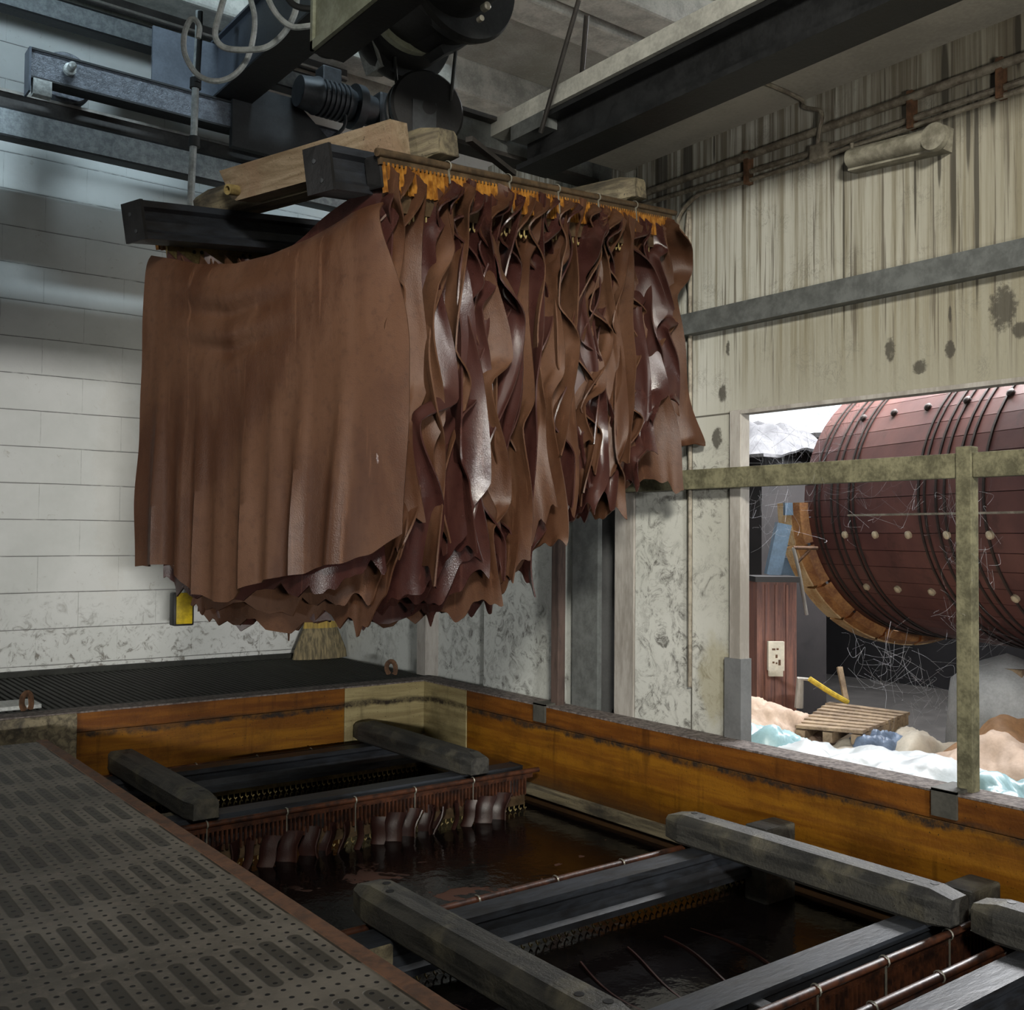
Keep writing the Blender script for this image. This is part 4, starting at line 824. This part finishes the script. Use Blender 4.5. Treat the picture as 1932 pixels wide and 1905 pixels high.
# heap: base table of stacked hides so that the sheets lie on something
def heap(px, py, d, rx, ry, h, mat, lb, cat, seed, group, z0=None, rot=0, flat=2., rough=.35):
    p = at(px, py, d=d); return blob_sheet(cat.replace(' ', '_'), mat, p[0], p[1], (p[2]-h) if z0 is None else z0, rx, ry, h, lb, cat, seed, group, rough, .012, rot, flat)
t = thing('stacking_table', 'low dark table under the heaped plastic and hides outside', 'table', (5.2, 4.2, 0))
part(MB().box(3.95, 7.0, 1.6, 6.6, .42, .48), 'table_top', 'pallet_wood', t)
for q in ((4.0, 1.7), (6.9, 1.7), (4.0, 6.5), (6.9, 6.5)): part(MB().box(q[0]-.04, q[0]+.04, q[1]-.04, q[1]+.04, 0, .42), 'leg', 'pallet_wood', t)
G1 = 'plastic sheets heaped outside the opening'; G2 = 'folded hides heaped outside the opening'
heap(1545, 1400, 5.5, .65, .5, .3, 'white_plastic', 'crumpled white plastic sheet just beyond the rim, below the pallet', 'plastic sheet', 3, G1)
heap(1445, 1370, 5.8, .34, .30, .32, 'cyan_plastic', 'folded pale cyan plastic sheet beside the grey jamb', 'plastic sheet', 4, G1, None, .5, 4)
heap(1700, 1420, 4.9, .75, .5, .26, 'white_plastic', 'broad bluish white plastic sheet draped just left of the rail post', 'plastic sheet', 5, G1)
heap(1900, 1480, 4.3, .35, .30, .18, 'cyan_plastic', 'pale cyan plastic sheet at the right edge below the folded hides', 'plastic sheet', 9, G1)
heap(1705, 1378, 6.3, .75, .45, .3, 'cream_hide', 'cream coloured folded hide behind the white plastic and left of the post', 'folded hide', 6, G2)
heap(1445, 1322, 6.6, .42, .3, .25, 'pale_hide', 'pale pink folded hide by the foot of the red brown post', 'folded hide', 7, G2)
heap(1895, 1392, 5.5, .62, .42, .28, 'pale_hide', 'pale pink folded hide right of the rail post', 'folded hide', 8, G2)
heap(1925, 1362, 5.9, .45, .35, .22, 'tan_hide', 'tan folded hide on top of the pile at the right edge', 'folded hide', 10, G2)
heap(1655, 1376, 6.2, .24, .2, .2, 'blue_bag', 'crumpled blue bag beside the pallet edge', 'bag', 12, None)
# grey tarp over a crate
p = at(1900, 1300, d=6.9); t = thing('covered_stack', 'tall stack under a grey tarp at the right edge behind the rail post', 'stack', (p[0], p[1], 0))
n = 40; a = np.linspace(0, 2*PI, n); hz = np.linspace(0, 1, 14); A, Hh = np.meshgrid(a, hz); rx_ = .34+.06*Hh+.02*np.sin(A*9+Hh*2)*(Hh); 
R_ = np.where(Hh < .16, rx_*np.sqrt(np.clip(Hh/.16, .0, 1)), rx_)
o = sheet('tarp', np.stack([p[0]+R_*np.cos(A), p[1]+R_*np.sin(A), at(1900, 1232, d=6.9)[2]-Hh*at(1900, 1232, d=6.9)[2]*.98], 2), .01, ['grey_tarp', 'grey_tarp']); o.parent = t; o.location = Vector(o.location)-Vector(t.location)
part(MB().box(p[0]-.2, p[0]+.2, p[1]-.2, p[1]+.2, 0, at(1900, 1232, d=6.9)[2]-.08), 'crate', 'pallet_wood', t)
# rope line across the drum
tag(MB().tube([at(1600, 972, d=5.6), at(1770, 969, d=5.0), at(1940, 966, d=4.5)], .006, 6).build('string_line', 'pipe_paint', smooth=40), 'thin string stretched level in front of the big drum', 'string')
# cobwebs
def web(lb, anchors, d, n, seed, r=.0009, spread=30):
    rr = np.random.default_rng(seed); m = MB()
    for k in range(n):
        a = anchors[rr.integers(len(anchors))]; b2 = anchors[rr.integers(len(anchors))]
        p = np.array(a, float)+rr.normal(0, spread, 2); q = np.array(b2, float)*.5+np.array(a)*.5+rr.normal(0, spread*2.2, 2)
        q = p+(q-p)*rr.uniform(.25, .8); mid = (p+q)/2+rr.normal(0, spread*.6, 2)+np.array((0, abs(rr.normal(0, 12))))
        dd = [d+rr.normal(0, .12) for _ in range(3)]
        m.tube(spline([at(*p, d=dd[0]), at(*mid, d=dd[1]), at(*q, d=dd[2])], 5), r*rr.uniform(.5, 1.5), 3, cap=False)
    tag(m.build('cobweb', 'cobweb'), lb, 'cobweb', None, 'stuff')
web('cobwebs strung around the rail post in front of the drum', [(1790, 930), (1800, 960), (1845, 950), (1800, 1040), (1850, 1060), (1840, 1160), (1800, 1180)], 3.9, 90, 1, .00032, 16)
web('cobwebs hanging in the dark under the big drum', [(1700, 1260), (1650, 1230), (1760, 1290), (1880, 1200), (1740, 1330), (1620, 1240)], 6.3, 90, 2, .00045, 26)
web('pale cobweb veil between the jamb and the dusty machine', [(1430, 830), (1480, 860), (1530, 830), (1440, 930), (1460, 1000), (1540, 810), (1600, 770)], 6.0, 110, 3, .00045, 26)
web('cobwebs along the underside of the guard rail', [(1540, 920), (1600, 940), (1680, 935), (1740, 925), (1640, 980)], 4.2, 40, 4, .0003, 18)

# ------------------------------------------------------------------ light
def area(name, loc, target, sx, sy, e, c, spread=180):
    l = bpy.data.lights.new(name, 'AREA'); l.shape = 'RECTANGLE'; l.size = sx; l.size_y = sy; l.energy = e; l.color = c; l.spread = math.radians(spread)
    o = bpy.data.objects.new(name, l); COL.objects.link(o); o.location = loc
    o.rotation_euler = (Vector(target)-Vector(loc)).to_track_quat('-Z', 'Y').to_euler(); return o
area('window_daylight', (-5.0, 3.2, 1.8), (1.2, 4.8, 2.0), 1.2, .25, 60, (1, .98, .94))
area('roof_skylight', (1.2, 3.4, 9.1), (1.2, 6.7, 4.2), 4.5, .16, 72, (.70, .88, 1), 70)
area('beam_fill', (-1.6, 4.6, 4.6), (1.7, 6.8, 5.2), .6, .4, 6, (.7, .88, 1), 38)  # added fill for the upper beams, no fixture behind it
area('hall_lamp', (-1.0, -2.4, 4.7), (3.3, 3.0, 2.35), 1.0, .6, 50, (1, .96, .86), 52)
area('rear_doorway_daylight', (-4.1, -14, 2.5), (1.3, 5, 2.3), 1.6, .25, 140, (1, .985, .95), 50)
area('yard_light', (8.2, 3.6, 5.2), (7.6, 4.4, 0), 2.8, 4.5, 2300, (.97, .98, 1))
area('ceiling_fill', (4.4, 1.9, 4.3), (3.6, 4.6, 5.6), .5, 1.2, 16, (.9, .97, 1))  # added uplight for the ceiling panels, hidden above the slab
area('slab_fill', (.2, -1.6, 1.5), (3.4, 1.9, 3.87), .5, .5, 9, (1, .95, .85), 60)  # added fill standing in for bounce onto the slab underside
wd_ = bpy.data.worlds.new('world'); sc.world = wd_; wd_.use_nodes = True
bg = wd_.node_tree.nodes['Background']; bg.inputs[0].default_value = (.75, .87, 1, 1); bg.inputs[1].default_value = .06
sc.view_settings.view_transform = 'Standard'; sc.view_settings.look = 'None'; sc.view_settings.gamma = 1; sc.view_settings.use_curve_mapping = False
sc.view_settings.exposure = 0
sc.cycles.max_bounces = 6; sc.cycles.use_denoising = True
